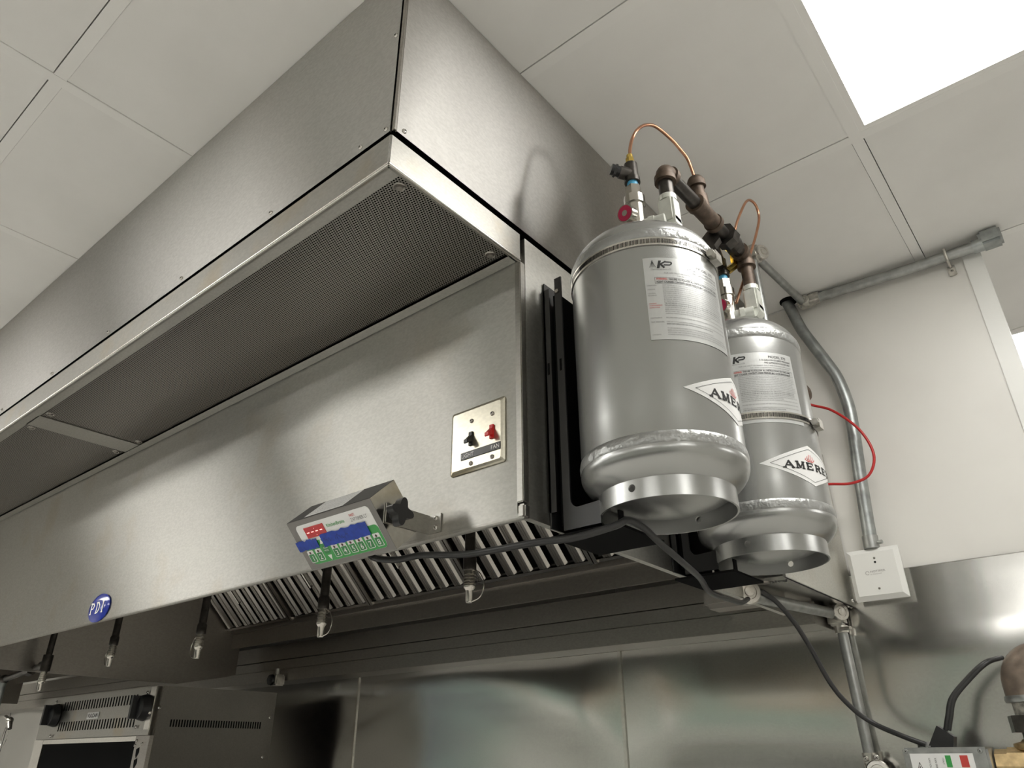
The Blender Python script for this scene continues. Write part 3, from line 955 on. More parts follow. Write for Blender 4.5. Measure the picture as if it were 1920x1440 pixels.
put_text(lt, 'PROG', 0.0042, fmap(.0021), ua + .003, THh * .295, 'C')
build('lettering', lt, 'paper', scan)
def tape(a0, b0, a1, b1, sd):
    rn = random.Random(sd)
    n = 14
    mf = fmap(0.0027)
    top = [(a0 + (a1 - a0) * k / n, (1 - b0) * 1 + rn.uniform(-.02, .02)) for k in range(n + 1)]
    bot = [(a0 + (a1 - a0) * k / n, (1 - b1) + rn.uniform(-.012, .012)) for k in range(n + 1)]
    mb = MB()
    pts = [(p[0] * TW, p[1] * THh) for p in bot] + [(p[0] * TW + rn.uniform(0, .001), p[1] * THh) for p in reversed(top)]
    P = [mf(*p) for p in pts]
    vs = P + [p + NF * 0.0005 for p in P]
    m_ = len(P)
    fs = []
    for k in range(n):
        fs.append((m_ + k, m_ + k + 1, m_ + m_ - 2 - k, m_ + m_ - 1 - k))
    for k in range(m_):
        fs.append((k, (k + 1) % m_, m_ + (k + 1) % m_, m_ + k))
    mb.add(vs, fs)
    return mb
tp = build('tape', tape(.305, .36, .845, .62, 3), 'bluetape', tm, label='long strip of blue tape with handwriting')
lt = MB()
rn = random.Random(11)
mf = fmap(0.0034)
for (u0, n) in ((.33, 4), (.47, 7)):
    p = (TW * u0, THh * .51)
    pts = [p]
    for k in range(n * 3):
        pts.append((p[0] + k * 0.0016, p[1] + rn.uniform(-.005, .005)))
    stroke(lt, pts, 0.0005, mf)
build('handwriting', lt, 'ink', tp)
build('tape', tape(-.005, .405, .245, .59, 5), 'bluetape', tm, label='short strip of blue tape at the left of the keypad')
# knob and yoke arm
kx = -0.838
kc = Vector((kx, 0.727, 1.935))
xk = Vector((1, 0, 0))
km = MB()
pts = []
n = 40
for k in range(n):
    a = 2 * PI * k / n
    r = 0.0175 + 0.0055 * math.cos(4 * a + 0.5)
    pts.append(kc + xk * 0.012 + Vector((0, math.cos(a) * r, math.sin(a) * r)))
km.prism(pts, xk * 0.014)
km.cyl(kc + xk * 0.001, kc + xk * 0.014, 0.010, 18)
build('knob', km, 'blackplastic', tm, label='black four-lobed plastic knob')
arm = MB()
arm.obox(kc + Vector((0.001, -0.014, -0.016)), (0.0022, 0, 0), (0, 0.094, 0.0), (0, 0, 0.031))
arm.obox(Vector((kx + 0.001, YP - 0.0028, 1.919)), (0.028, 0, 0), (0, 0.0024, 0), (0, 0, 0.031))
build('mounting_arm', arm, 'steel_trim', tm)
for z in (1.9275, 1.9425):
    screw(tm, (kx + 0.019, YP - 0.003, z), (0, -1, 0), 0.0045)
screw(tm, A0 + Dp * 0.016 + Dn * 0.052, (1, 0, 0), 0.0035)
arm = MB()
kl = Vector((TL.x, 0.727, 1.935))
arm.obox(kl + Vector((-0.0032, -0.014, -0.016)), (0.0022, 0, 0), (0, 0.094, 0.0), (0, 0, 0.031))
build('mounting_arm', arm, 'steel_trim', tm)

cd = MB().tube([(-0.905, 0.742, 1.895), (-0.92, 0.765, 1.888), (-0.875, 0.775, 1.879), (-0.832, 0.79, 1.882), (-0.74, 0.80, 1.871), (-0.617, 0.805, 1.868), (-0.56, 0.82, 1.868), (-0.515, 0.855, 1.884),
                (-0.503, 0.87, 1.893), (-0.495, 0.90, 1.887), (-0.498, 0.941, 1.878), (-0.51, 1.04, 1.865), (-0.55, 1.18, 1.870), (-0.575, 1.27, 1.862), (-0.610, 1.438, 1.877), (-0.626, 1.53, 1.886), (-0.632, 1.585, 1.902)], 0.0052, 10, 8)
tag(build('timer_cord', cd, 'cord', None, (-0.7, 0.8, 1.87)), 'black rubber cord sagging from the timer box to below the silver tanks', 'cord')

# ================================================================== TANKS
TR = 0.122
def cylmap(c, a0, r):
    return lambda u, v: (c[0] + r * math.cos(math.radians(a0) + u / TR), c[1] + r * math.sin(math.radians(a0) + u / TR), v)
WORDS = 'OPERATION IN CASE OF FIRE ACTUATE SYSTEM BY PULLING MANUAL STATION EXTINGUISHING AGENT WET CHEMICAL RESTAURANT FIRE SUPPRESSION SYSTEM MUST BE INSPECTED AND SERVICED EVERY SIX MONTHS CYLINDER RECHARGE WITH ONLY SPECIFIED AGENT TO CORRECT WEIGHT AND PRESSURE REFER TO MANUAL BEFORE REMOVING FROM SYSTEM DISCONNECT ALL ACTUATION AND INSTALL COVER'.split()
def make_tank(c, label_a, zlab, band_z, label, valve_rot):
    x, y = c
    t = thing('suppression_tank', (x, y, 1.908), label, 'tank', 'silver fire suppression tanks on the hood side')
    pr = []
    zt, zb = 2.330, 1.984
    for k in range(0, 13):
        a = PI / 2 * k / 12
        pr.append((max(0.0002, TR * math.sin(a)), zt + 0.075 * math.cos(a)))
    pr += [(TR, z) for z in (2.28, 2.2, 2.1, 2.03)]
    pr += [(TR, zb)]
    for k in range(0, 13):
        a = PI / 2 * k / 12
        pr.append((max(0.0002, (TR + 0.002) * math.cos(a) ** 0.9 if k < 12 else 0.0002), zb - 0.012 - 0.058 * math.sin(a)))
    build('cylinder', MB().lathe((x, y, 0), pr, 96), 'tank', t)
    for z in (zt - 0.002, zb - 0.002):
        build('weld_bead', MB().lathe((x, y, z), [(TR - 0.001, 0.0115), (TR + 0.0012, 0.009), (TR + 0.0020, 0.005), (TR + 0.0026, 0.001), (TR + 0.0022, -0.005), (TR + 0.0012, -0.0095), (TR - 0.001, -0.0115)], 96), 'weld', t)
    # foot ring with real holes
    FR, z0, z1 = 0.100, 1.908, 1.945
    ring = build('foot_ring', MB().lathe((x, y, 0), [(FR, z0 + (z1 - z0) * k / 8) for k in range(9)] + [(FR - 0.0028, z1 - (z1 - z0) * k / 8) for k in range(9)] + [(FR, z0)], 144), 'tank', t)
    cut = MB()
    for h in (-90, 89):
        a = math.radians(h)
        cut.cyl((x + 0.08 * math.cos(a), y + 0.08 * math.sin(a), z0 + 0.0165), (x + 0.12 * math.cos(a), y + 0.12 * math.sin(a), z0 + 0.0165), 0.0055, 24)
    apply_cut(ring, cut)
    build('weld_bead', MB().lathe((x, y, 1.945), [(0.0985, 0.006), (0.1035, 0.004), (0.105, 0), (0.102, -0.004), (0.0985, -0.005)], 96), 'weld', t)
    # band clamp
    bz = band_z
    bd = MB().lathe((x, y, bz), [(TR + 0.0006, -0.0075), (TR + 0.0018, -0.0075), (TR + 0.0018, 0.0075), (TR + 0.0006, 0.0075)], 96)
    band = build('band_clamp', bd, 'steel_bright', t, label='slotted worm-drive band around the tank')
    sl = MB()
    for k in range(170):
        a = math.radians(-135 + k * 1.0)
        da = math.radians(0.26)
        r_ = TR + 0.0021
        P = [(x + r_ * math.cos(a + s1 * da + tz * 0.003), y + r_ * math.sin(a + s1 * da + tz * 0.003), bz + tz * 0.0042) for s1, tz in ((-1, -1), (1, -1), (1, 1), (-1, 1))]
        sl.add(P, [(0, 1, 2, 3)])
    so = build('slots', sl, 'void', band)
    so['kind'] = 'stuff'
    a = math.radians(2)
    sc_c = Vector((x + (TR + 0.008) * math.cos(a), y + (TR + 0.008) * math.sin(a), bz - 0.002))
    wv = MB().obox(sc_c - Vector((0.006, 0.012, 0.009)), (0.012, 0, 0), (0, 0.022, 0), (0, 0, 0.018)).hexa(sc_c + Vector((0, -0.022, 0)), sc_c + Vector((0, -0.012, 0)), 0.007)
    build('clamp_screw', wv, 'cast', band)
    # agent label
    LW, LH = 0.1405, 0.146
    z_top = zlab
    sh = MB()
    patch(sh, cylmap(c, label_a, TR + 0.0006), 0, z_top - LH, LW, z_top, 28, 1)
    lab = build('label_sheet', sh, 'clearlabel', t, label='printed agent label wrapped round the tank')
    L = MB()
    mf0 = cylmap(c, label_a, TR + 0.0010)
    mf = lambda u, v: mf0(u, z_top - v)
    up = lambda u, v: mf0(u, v)
    # spray icon and KP logo
    patch(L, mf, 0.0125, 0.0075, 0.0150, 0.0060)
    for k in range(-2, 3):
        stroke(L, [(0.01375 + k * 0.0004, 0.0085), (0.01375 + k * 0.0022, 0.0182)], 0.0006, mf)
    sx = lambda u, v: mf(u + (0.019 - v) * 0.25, v)
    stroke(L, [(0.0222, 0.0190), (0.0222, 0.0070)], 0.0042, sx)
    stroke(L, [(0.0232, 0.0132), (0.0310, 0.0075)], 0.0030, sx)
    stroke(L, [(0.0245, 0.0125), (0.0310, 0.0185)], 0.0032, sx)
    stroke(L, [(0.0300, 0.0082), (0.0395, 0.0082), (0.0412, 0.0100), (0.0405, 0.0125), (0.0385, 0.0136), (0.0305, 0.0138)], 0.0026, sx)
    patch(L, mf, 0.0105, 0.0204, 0.0420, 0.0201)
    put_text(L, 'AMEREX KITCHEN PROTECTION', 0.0022, up, 0.0105, z_top - 0.0235, width=0.0315)
    put_text(L, 'MODEL 375', 0.0075, up, 0.106, z_top - 0.0120, 'C')
    put_text(L, '3.75 GALLON STORED PRESSURE', 0.0050, up, 0.102, z_top - 0.0185, 'C', width=0.066)
    put_text(L, 'FIRE SUPPRESSION SYSTEM UNIT', 0.0050, up, 0.106, z_top - 0.0245, 'C', width=0.056)
    put_text(L, 'FOR USE ONLY ON RANGE, DUCT AND COOKING APPLIANCES', 0.0038, up, 0.082, z_top - 0.0300, 'C', mi=2, width=0.104)
    put_text(L, 'FOR USE IN CONJUNCTION WITH LISTED EQUIPMENT', 0.0034, up, 0.090, z_top - 0.0345, 'C', mi=2, width=0.080)
    u0, u1, v0, v1 = 0.0150, 0.134, 0.0370, 0.0480
    NB = 24
    stroke(L, [(u0 + (u1 - u0) * k / NB, v0) for k in range(NB + 1)] + [(u1 - (u1 - u0) * k / NB, v1) for k in range(NB + 1)] + [(u0, v0)], 0.0004, mf)
    put_text(L, 'WARNING:', 0.0050, up, 0.0170, z_top - 0.0415, mi=1, width=0.017, offset=0.0001)
    put_text(L, 'FAILURE TO FOLLOW ALL INSTRUCTIONS ON THIS LABEL', 0.0048, up, 0.036, z_top - 0.0415, width=0.094, offset=0.0001)
    put_text(L, 'AGENT CYLINDER CONTENTS UNDER PRESSURE MAY CAUSE SERIOUS INJURY', 0.0048, up, 0.0170, z_top - 0.0467, width=0.113, offset=0.0001)
    rn = random.Random(4)
    left = {0: 'OPERATION:', 2: 'WARNING:', 4: 'CAUTION:', 5: 'RECHARGE:', 9: 'WARNING:', 10: 'AVERTISSEMENT:', 11: 'INSPECTION:', 16: 'MAINTENANCE:', 18: 'TEST PRESSURE:', 24: 'CONTENTS:'}
    v = 0.0525
    for k in range(25):
        if k in left:
            put_text(L, left[k], 0.0030, up, 0.0025, z_top - v, mi=1 if k in (9, 10, 11) else 2, width=0.0014 * len(left[k]))
        s_ = ''
        n = rn.choice([84, 84, 80, 60, 84])
        while len(s_) < n:
            s_ += rn.choice(WORDS) + ' '
        if k in (9, 10):
            s_ = 'THE ANTI-RECOIL COVER MUST BE INSTALLED AT ALL TIMES EXCEPT WHEN CYLINDER IS CONNECTED'
        if k not in (15, 17, 20):
            put_text(L, s_[:n], 0.0031, up, 0.025, z_top - v, mi=0 if k in (9, 10, 19) else 2, width=0.0013 * n)
        v += 0.0036
    build('lettering', L, ['ink', 'redink', 'greyink'], lab)
    # diamond emblem
    da = label_a + 17.5
    cz_, hu, hv = 2.057, 0.100, 0.0385
    def dmap(e):
        f_ = cylmap(c, da, TR + e)
        return lambda u, v: f_(u, cz_ + v)
    D = MB()
    n = 40
    m1 = dmap(0.0006)
    vs, fs = [], []
    for k in range(n + 1):
        u = 2 * hu * k / n
        h = hv * (1 - abs(u - hu) / hu)
        h = max(h, 0.0004)
        vs += [m1(u, -h), m1(u, h)]
    fs = [(2 * k, 2 * k + 2, 2 * k + 3, 2 * k + 1) for k in range(n)]
    D.add(vs, fs)
    dm = build('diamond_label', D, 'paper', t, label='white diamond sticker with black serif letters and a red flame')
    L = MB()
    m2 = dmap(0.0010)
    i_ = 0.018
    hh = hv * (hu - i_) / hu
    nseg = 14
    corners = [(i_, 0), (hu, hh), (2 * hu - i_, 0), (hu, -hh), (i_, 0)]
    for a, b in zip(corners[:-1], corners[1:]):
        stroke(L, [(a[0] + (b[0] - a[0]) * k / nseg, a[1] + (b[1] - a[1]) * k / nseg) for k in range(nseg + 1)], 0.0006, m2)
    hs = [0.013] * 6
    serif_letters(L, 'AMEREX', hu - 0.0575, -0.0085, 0.0120, 0.0160, 0.0066, m2, 0.27, thin=0.16)
    for k, (du, h, ln) in enumerate([(-.010, .006, -.004), (-.006, .010, -.0025), (-.002, .013, -.001), (.002, .013, .001), (.006, .010, .0025), (.010, .006, .004)]):
        stroke(L, [(hu - 0.002 + du * .5, 0.0062), (hu - 0.002 + du + ln * .3, 0.0065 + h * .6), (hu - 0.002 + du + ln * .2 + .0008, 0.0065 + h)], 0.0013, m2, 1)
    build('lettering', L, ['ink', 'redink'], dm)
    # valve
    V = MB().lathe((x, y, 0), [(0.024, 2.398), (0.024, 2.408), (0.0165, 2.412), (0.0165, 2.487), (0.0195, 2.488), (0.0195, 2.506), (0.0165, 2.507), (0.0002, 2.507)], 28)
    V.hexa((x, y, 2.506), (x, y, 2.531), 0.0150)
    valve = build('valve', V, 'nickel', t)
    build('valve_outlet', MB().cyl((x, y, 2.437), (x + 0.05, y + 0.012, 2.437), 0.0125, 16).hexa((x + 0.022, y + 0.005, 2.437), (x + 0.032, y + 0.008, 2.437), 0.016), 'zincfit', valve)
    build('plug', MB().cyl((x, y, 2.530), (x, y, 2.546), 0.0100, 16), 'blueplug', t)
    ft = MB().cyl((x, y, 2.543), (x, y, 2.588), 0.0125, 16)
    ft.lathe((x, y, 0), [(0.0125, 2.542), (0.0148, 2.543), (0.0148, 2.553), (0.0125, 2.555)], 18)
    ca, sa = math.cos(valve_rot), math.sin(valve_rot)
    ft.cyl((x, y, 2.562), (x + 0.024 * ca, y + 0.024 * sa, 2.566), 0.0120, 16)
    build('tee_fitting', ft, 'blackpipe', t)
    build('cap', MB().cyl((x + 0.022 * ca, y + 0.022 * sa, 2.566), (x + 0.040 * ca, y + 0.040 * sa, 2.570), 0.0105, 14).hexa((x + 0.030 * ca, y + 0.030 * sa, 2.567), (x + 0.034 * ca, y + 0.034 * sa, 2.568), 0.0125), 'black', t)
    build('compression_nut', MB().hexa((x, y, 2.588), (x, y, 2.603), 0.0085).cyl((x, y, 2.603), (x, y, 2.612), 0.006, 12), 'brass', t)
    gd = Vector((-0.12, -0.95, -0.22)).normalized()
    gc = Vector((x - 0.004, y - 0.034, 2.452))
    ga = build('gauge', MB().cyl(gc - gd * 0.016, gc, 0.0165, 28).cyl(gc - gd * 0.016, (x, y, 2.447), 0.005, 10), 'nickel', t, label='round pressure gauge with a dark red dial')
    build('dial', MB().cyl(gc, gc + gd * 0.0006, 0.0145, 28).cyl(gc + gd * 0.0006, gc + gd * 0.0010, 0.0055, 20, mi=1), ['gauge', 'nickel'], ga)
    return t
T1, T2 = (-0.473, 0.936), (-0.473, 1.322)
make_tank(T1, -62.0, 2.280, 2.312, 'silver suppression tank nearest the camera, strapped to the right side of the hood', math.radians(-128))
make_tank(T2, -84.0, 2.281, 2.150, 'silver suppression tank behind the nearer one, its band clamp at mid height', math.radians(160))

# ------------------------------------------------------------------ tank brackets
def bracket(ty, label):
    b = thing('tank_bracket', (XT, ty, 1.89), label, 'bracket', 'black tank brackets on the hood side')
    y0, y1 = ty - 0.066, ty + 0.066
    p = MB()
    p.box((XT + 0.001, y0, 1.905), (XT + 0.004, y1, 2.355))
    build('back_plate', p, 'black', b)
    for yy, s in ((y0, 1), (y1 - 0.003, 1)):
        leg = MB()
        # web facing the camera: slim upright, wide foot with a rounded inner corner
        pts = [(XT + 0.026, 2.355), (XT + 0.040, 2.355), (XT + 0.040, 1.958)]
        for k in range(6):
            a = math.radians(180 + 90 * k / 5)
            pts.append((XT + 0.054 + 0.014 * math.cos(a), 1.944 + 0.014 * math.sin(a)))
        pts += [(XT + 0.092, 1.932), (XT + 0.092, 1.898), (XT + 0.026, 1.898)]
        leg.prism([(px_, yy, pz) for px_, pz in pts], (0, 0.003, 0))
        build('side_plate', leg, 'black', b)
        lip = MB().box((XT + 0.001, yy, 1.93), (XT + 0.014, yy + 0.003, 2.34))
        build('flange', lip, 'black', b)
        for xx in (XT + 0.008, XT + 0.033):
            build('slot', MB().box((xx - 0.002, yy - 0.0006, 2.168), (xx + 0.002, yy, 2.190), 0), 'void', b)
    build('web', MB().box((XT + 0.014, y0 + 0.012, 1.91), (XT + 0.026, y1 - 0.012, 2.33)), 'void', b)
    build('shelf', MB().box((XT + 0.004, y0 - 0.002, 1.889), (XT + 0.122, y1 - 0.002, 1.893)).box((XT + 0.119, y0 + 0.002, 1.893), (XT + 0.122, y0 + 0.014, 1.912)), 'void', b)
    build('bolt', MB().hexa((XT + 0.033, y0 - 0.004, 2.325), (XT + 0.033, y0, 2.325), 0.004), 'nickel', b)
    return b
bracket(T1[1], 'black steel bracket holding the nearer tank to the hood')
bracket(T2[1], 'black steel bracket under the farther tank, mostly in shadow')

# ------------------------------------------------------------------ discharge piping
dp = thing('discharge_pipe', (-0.42, 1.15, 2.58), 'dark iron discharge pipe with elbows and tees linking the tops of both tanks', 'pipe')
def silver_elbow(y, x=-0.425):
    mb = MB()
    h = 0.0155
    mb.box((x - h, y - h, 2.440), (x + h, y + h, 2.497), 0.004)
    mb.prism([(x - 0.034, y - 0.013, 2.424), (x + 0.006, y - 0.013, 2.424), (x + h, y - 0.013, 2.436), (x + h, y - 0.013, 2.452), (x - 0.034, y - 0.013, 2.452)], (0, 0.026, 0))
    mb.cyl((x, y, 2.495), (x, y, 2.506), 0.0165, 18)
    return build('silver_elbow', mb, 'zincfit', dp, label='silver painted elbow')
def iron_elbow(x, y, z, d1, d2, mat='rustpipe', r=0.0185):
    mb = MB()
    c = Vector((x, y, z))
    d1, d2 = Vector(d1), Vector(d2)
    pts = [c + d1 * 0.022]
    for k in range(7):
        t = k / 6
        pts.append(c + d1 * 0.018 * (1 - t) ** 2 + d2 * 0.018 * t ** 2)
    pts.append(c + d2 * 0.022)
    mb.tube(pts, r * 0.9, 18)
    mb.cyl(c + d1 * 0.018, c + d1 * 0.030, r * 1.08, 20)
    mb.cyl(c + d2 * 0.018, c + d2 * 0.030, r * 1.08, 20)
    return build('elbow', mb, mat, dp)
ya, yb = 0.973, 1.345
silver_elbow(ya)
silver_elbow(yb, -0.425)
build('pipe', MB().cyl((-0.425, ya, 2.50), (-0.425, ya, 2.565), 0.0135, 18), 'blackpipe', dp)
iron_elbow(-0.425, ya, 2.572, (0, 0, -1), (0, 1, 0.03))
build('pipe', MB().cyl((-0.425, ya + 0.02, 2.573), (-0.425, 1.135, 2.582), 0.0135, 18), 'blackpipe', dp)
mb = MB().cyl((-0.425, 1.105, 2.580), (-0.425, 1.190, 2.584), 0.0172, 20).cyl((-0.425, 1.100, 2.580), (-0.425, 1.112, 2.580), 0.020, 20).cyl((-0.425, 1.183, 2.584), (-0.425, 1.195, 2.584), 0.020, 20)
mb.cyl((-0.425, 1.135, 2.582), (-0.425, 1.130, 2.616), 0.0165, 20)
build('tee', mb, 'rustpipe', dp, label='rusty brown tee')
build('pipe', MB().cyl((-0.425, 1.130, 2.61), (-0.425, 1.126, 2.645), 0.0135, 18), 'rustpipe', dp)
build('cap', MB().cyl((-0.425, 1.127, 2.638), (-0.425, 1.125, 2.652), 0.0185, 20).ball((-0.425, 1.125, 2.652), 0.0175, squash=(1, 1, .8)), 'rustpipe', dp, label='domed pipe cap taking the copper tube')
build('pipe', MB().cyl((-0.425, 1.19, 2.584), (-0.425, 1.32, 2.587), 0.0135, 18), 'blackpipe', dp)
build('union', MB().hexa((-0.425, 1.235, 2.585), (-0.425, 1.262, 2.586), 0.026, 8).cyl((-0.425, 1.262, 2.586), (-0.425, 1.285, 2.586), 0.020, 20).hexa((-0.425, 1.285, 2.586), (-0.425, 1.296, 2.586), 0.021), 'blackpipe', dp, label='black pipe union')
build('pipe', MB().cyl((-0.470, 1.315, 2.572), (-0.445, 1.215, 2.566), 0.0105, 14).hexa((-0.447, 1.225, 2.566), (-0.443, 1.205, 2.565), 0.019), 'blackpipe', dp)
iron_elbow(-0.425, yb, 2.588, (0, -1, 0), (0, 0, -1))
build('pipe', MB().cyl((-0.425, yb, 2.50), (-0.425, yb, 2.57), 0.0135, 18), 'rustpipe', dp)
build('pipe_nut', MB().hexa((-0.462, 1.328, 2.558), (-0.446, 1.335, 2.570), 0.009).hexa((-0.448, 1.338, 2.572), (-0.448, 1.340, 2.60), 0.008), 'brass', dp)

cu = MB().tube([(-0.473, 0.937, 2.608), (-0.473, 0.942, 2.635), (-0.470, 0.950, 2.665), (-0.462, 0.959, 2.690), (-0.455, 0.983, 2.718), (-0.447, 1.015, 2.734), (-0.438, 1.065, 2.731), (-0.432, 1.085, 2.717), (-0.428, 1.109, 2.703), (-0.425, 1.122, 2.662)], 0.0034, 12, 6)
tag(build('copper_tube', cu, 'copper', None, (-0.473, 0.937, 2.608)), 'looped copper tube arching over the nearer tank', 'tube', 'copper pressure tubes')
cu = MB().tube([(-0.448, 1.34, 2.60), (-0.435, 1.344, 2.668), (-0.42, 1.369, 2.734), (-0.411, 1.405, 2.785), (-0.406, 1.44, 2.792), (-0.408, 1.455, 2.762), (-0.417, 1.436, 2.704), (-0.43, 1.405, 2.633), (-0.442, 1.362, 2.543), (-0.446, 1.300, 2.452)], 0.0032, 12, 6)
tag(build('copper_tube', cu, 'copper', None, (-0.448, 1.34, 2.6)), 'looped copper tube rising above the farther tank', 'tube', 'copper pressure tubes')

# ================================================================== CONTROL CABINET on the hood side
cb = thing('control_cabinet', (-0.585, 1.8, 1.934), 'plain stainless control cabinet on the hood side behind the tanks', 'cabinet')
build('body', MB().box((XT + 0.002, 1.556, 1.934), (-0.536, 2.028, 2.345), 0.0012), 'steel_bright', cb)
build('door', MB().box((-0.536, 1.553, 1.930), (-0.530, 2.030, 2.349), 0.001), 'steel_y', cb)
build('knockout', MB().cyl((-0.598, 1.60, 1.934), (-0.598, 1.60, 1.9325), 0.014, 24), 'steel_dull', cb)
lt = MB()
put_text(lt, 'Auto', 0.026, plane_map((-0.545, 1.60, 1.9330), (-1, 0, 0), (0, 1, 0)), 0, 0, offset=0.0004)
build('lettering', lt, 'ink', cb)
for p, n in (((-0.530, 2.012, 1.945), (1, 0, 0)), ((-0.530, 1.570, 1.945), (1, 0, 0)), ((-0.545, 2.018, 1.934), (0, 0, -1))):
    screw(cb, p, n, 0.005)

rt = MB().tube([(-0.555, 1.80, 2.475), (-0.519, 1.95, 2.475), (-0.461, 1.955, 2.438), (-0.406, 1.955, 2.366), (-0.386, 1.955, 2.291), (-0.407, 1.95, 2.238), (-0.45, 1.94, 2.222), (-0.50, 1.93, 2.228), (-0.532, 1.925, 2.232)], 0.0036, 10, 8)
tag(build('red_tube', rt, 'redhose', None, (-0.5, 1.95, 2.3)), 'thin red tube looping out from behind the farther tank to the cabinet', 'tube')
kb = MB().lathe((-0.470, 1.75, 2.418), [(0.0002, 0.016), (0.012, 0.014), (0.022, 0.008), (0.026, 0), (0.022, -0.01), (0.010, -0.014)], 24, axis=(1, -0.3, 0)).cyl((-0.56, 1.78, 2.418), (-0.47, 1.75, 2.418), 0.012, 14)
tag(build('pipe_cap', kb, 'rustpipe', None, (-0.47, 1.75, 2.418)), 'dark round pipe cap peeking out right of the farther tank', 'fitting')

# ================================================================== CONDUITS
def elbow_box(parent, c, n, r=0.022, name='elbow_cover'):
    c, n = Vector(c), Vector(n).normalized()
    mb = MB().lathe(c, [(r, -0.016), (r, 0.004), (r * .9, 0.007), (r * .62, 0.0075), (r * .58, 0.0055), (r * .40, 0.0055), (r * .36, 0.0085), (r * .15, 0.009), (0.0002, 0.009)], 28, axis=n)
    return build(name, mb, 'cast', parent)
uc = thing('ceiling_conduit', (-0.2, 2.0, 2.82), 'galvanised conduit running along the top of the white wall', 'conduit')
build('tube', MB().tube([(-0.455, 2.004, 2.828), (-0.20, 2.008, 2.816), (-0.01, 2.008, 2.812)], 0.0145, 16), 'galv', uc)
build('corner_fitting', MB().box((-0.500, 1.990, 2.815), (-0.452, 2.030, 2.842), 0.004).cyl((-0.465, 2.004, 2.829), (-0.435, 2.004, 2.827), 0.018, 18), 'cast', uc)
elbow_box(uc, (-0.476, 1.99, 2.826), (0, -1, 0), 0.015)
for q in ((-0.440, 2.0, 2.812), (-0.492, 2.0, 2.812), (-0.452, 1.988, 2.838), (-0.49, 1.986, 2.838)):
    screw(uc, q, (0.2, -1, -0.4), 0.0035, 'cast')
build('end_box', MB().box((-0.012, 1.985, 2.800), (0.040, 2.034, 2.842), 0.006).cyl((-0.03, 2.008, 2.813), (-0.005, 2.008, 2.812), 0.0185, 16), 'galv_dark', uc)
st = MB().tube([(-0.094, 1.991, 2.828), (-0.094, 1.990, 2.810), (-0.094, 1.996, 2.796), (-0.094, 2.026, 2.790)], 0.004, 8)
st.box((-0.102, 2.028, 2.764), (-0.084, 2.033, 2.794), 0.001)
build('strap', st, 'cast', uc)
screw(uc, (-0.093, 2.029, 2.777), (0, -1, 0), 0.004, 'steel_dull')

vc = thing('riser_conduit', (-0.53, 1.75, 2.7), 'thin conduit rising behind the farther tank then angling up to the wall', 'conduit')
build('tube', MB().cyl((-0.486, 1.60, 2.35), (-0.484, 1.60, 2.765), 0.0095, 14), 'galv', vc)
build('elbow_body', MB().box((-0.506, 1.582, 2.750), (-0.466, 1.620, 2.798), 0.007), 'cast', vc)
elbow_box(vc, (-0.462, 1.605, 2.772), (0.9, -0.45, -0.1), 0.021)
build('tube', MB().cyl((-0.484, 1.61, 2.778), (-0.484, 1.99, 2.824), 0.0110, 14), 'galv', vc)

bc_ = thing('bent_conduit', (-0.44, 1.99, 2.4), 'weathered grey conduit bending down the white wall into the small white box', 'conduit')
bt = MB().tube([(-0.535, 2.00, 2.86), (-0.524, 2.00, 2.82), (-0.506, 2.0, 2.74), (-0.484, 2.0, 2.678), (-0.455, 2.0, 2.600), (-0.438, 2.0, 2.545), (-0.428, 2.0, 2.465), (-0.430, 2.0, 2.385), (-0.440, 2.0, 2.265), (-0.448, 2.0, 2.150), (-0.452, 2.0, 2.085)], 0.0165, 20, 6)
build('tube', bt, 'galv_dark', bc_)
build('connector', MB().cyl((-0.452, 2.0, 2.095), (-0.453, 2.0, 2.062), 0.019, 18).cyl((-0.435, 1.995, 2.075), (-0.424, 1.992, 2.075), 0.005, 10), 'galv', bc_)
build('ceiling_hole', MB().cyl((-0.524, 1.995, CEIL - 0.001), (-0.524, 1.995, CEIL + 0.0036), 0.026, 24), 'void', bc_)

nb = thing('module_box', (-0.454, 2.0, 2.0), 'square white plastic module box on the wall at the foot of the bent conduit', 'box')
build('back_box', MB().box((-0.505, 1.998, 1.945), (-0.403, 2.032, 2.052), 0.002), 'white', nb)
bx = (-0.516, -0.392, 1.936, 2.062)
cvr = MB()
i_ = 0.011
o4 = [(bx[0], 1.998, bx[2]), (bx[1], 1.998, bx[2]), (bx[1], 1.998, bx[3]), (bx[0], 1.998, bx[3])]
a4 = [(p[0], 1.994, p[2]) for p in o4]
b4 = [(bx[0] + i_, 1.985, bx[2] + i_), (bx[1] - i_, 1.985, bx[2] + i_), (bx[1] - i_, 1.985, bx[3] - i_), (bx[0] + i_, 1.985, bx[3] - i_)]
cvr.add(o4 + a4 + b4, [(3, 2, 1, 0)] + [(k, (k + 1) % 4, 4 + (k + 1) % 4, 4 + k) for k in range(4)] + [(4 + k, 4 + (k + 1) % 4, 8 + (k + 1) % 4, 8 + k) for k in range(4)] + [(8, 9, 10, 11)])
build('cover', cvr, 'white', nb)
screw(nb, (-0.450, 1.985, 2.036), (0, -1, 0), 0.0028, 'steel_dull')
screw(nb, (-0.454, 1.985, 1.962), (0, -1, 0), 0.0028, 'steel_dull')
build('indicator', MB().cyl((-0.450, 1.985, 2.026), (-0.450, 1.9845, 2.026), 0.0028, 14), 'ink', nb)
lt = MB()
mf = plane_map((0, 1.9846, 0), (1, 0, 0), (0, 0, 1))
put_text(lt, 'NOTIFIER', 0.0068, mf, -0.467, 2.0015, width=0.036, offset=0.0001)
put_text(lt, 'by Honeywell', 0.0042, mf, -0.467, 1.9960, width=0.026)
ring = [(-0.4735 + 0.0042 * math.cos(2 * PI * k / 18), 2.0015 + 0.0042 * math.sin(2 * PI * k / 18)) for k in range(17)]
stroke(lt, ring, 0.0012, mf)
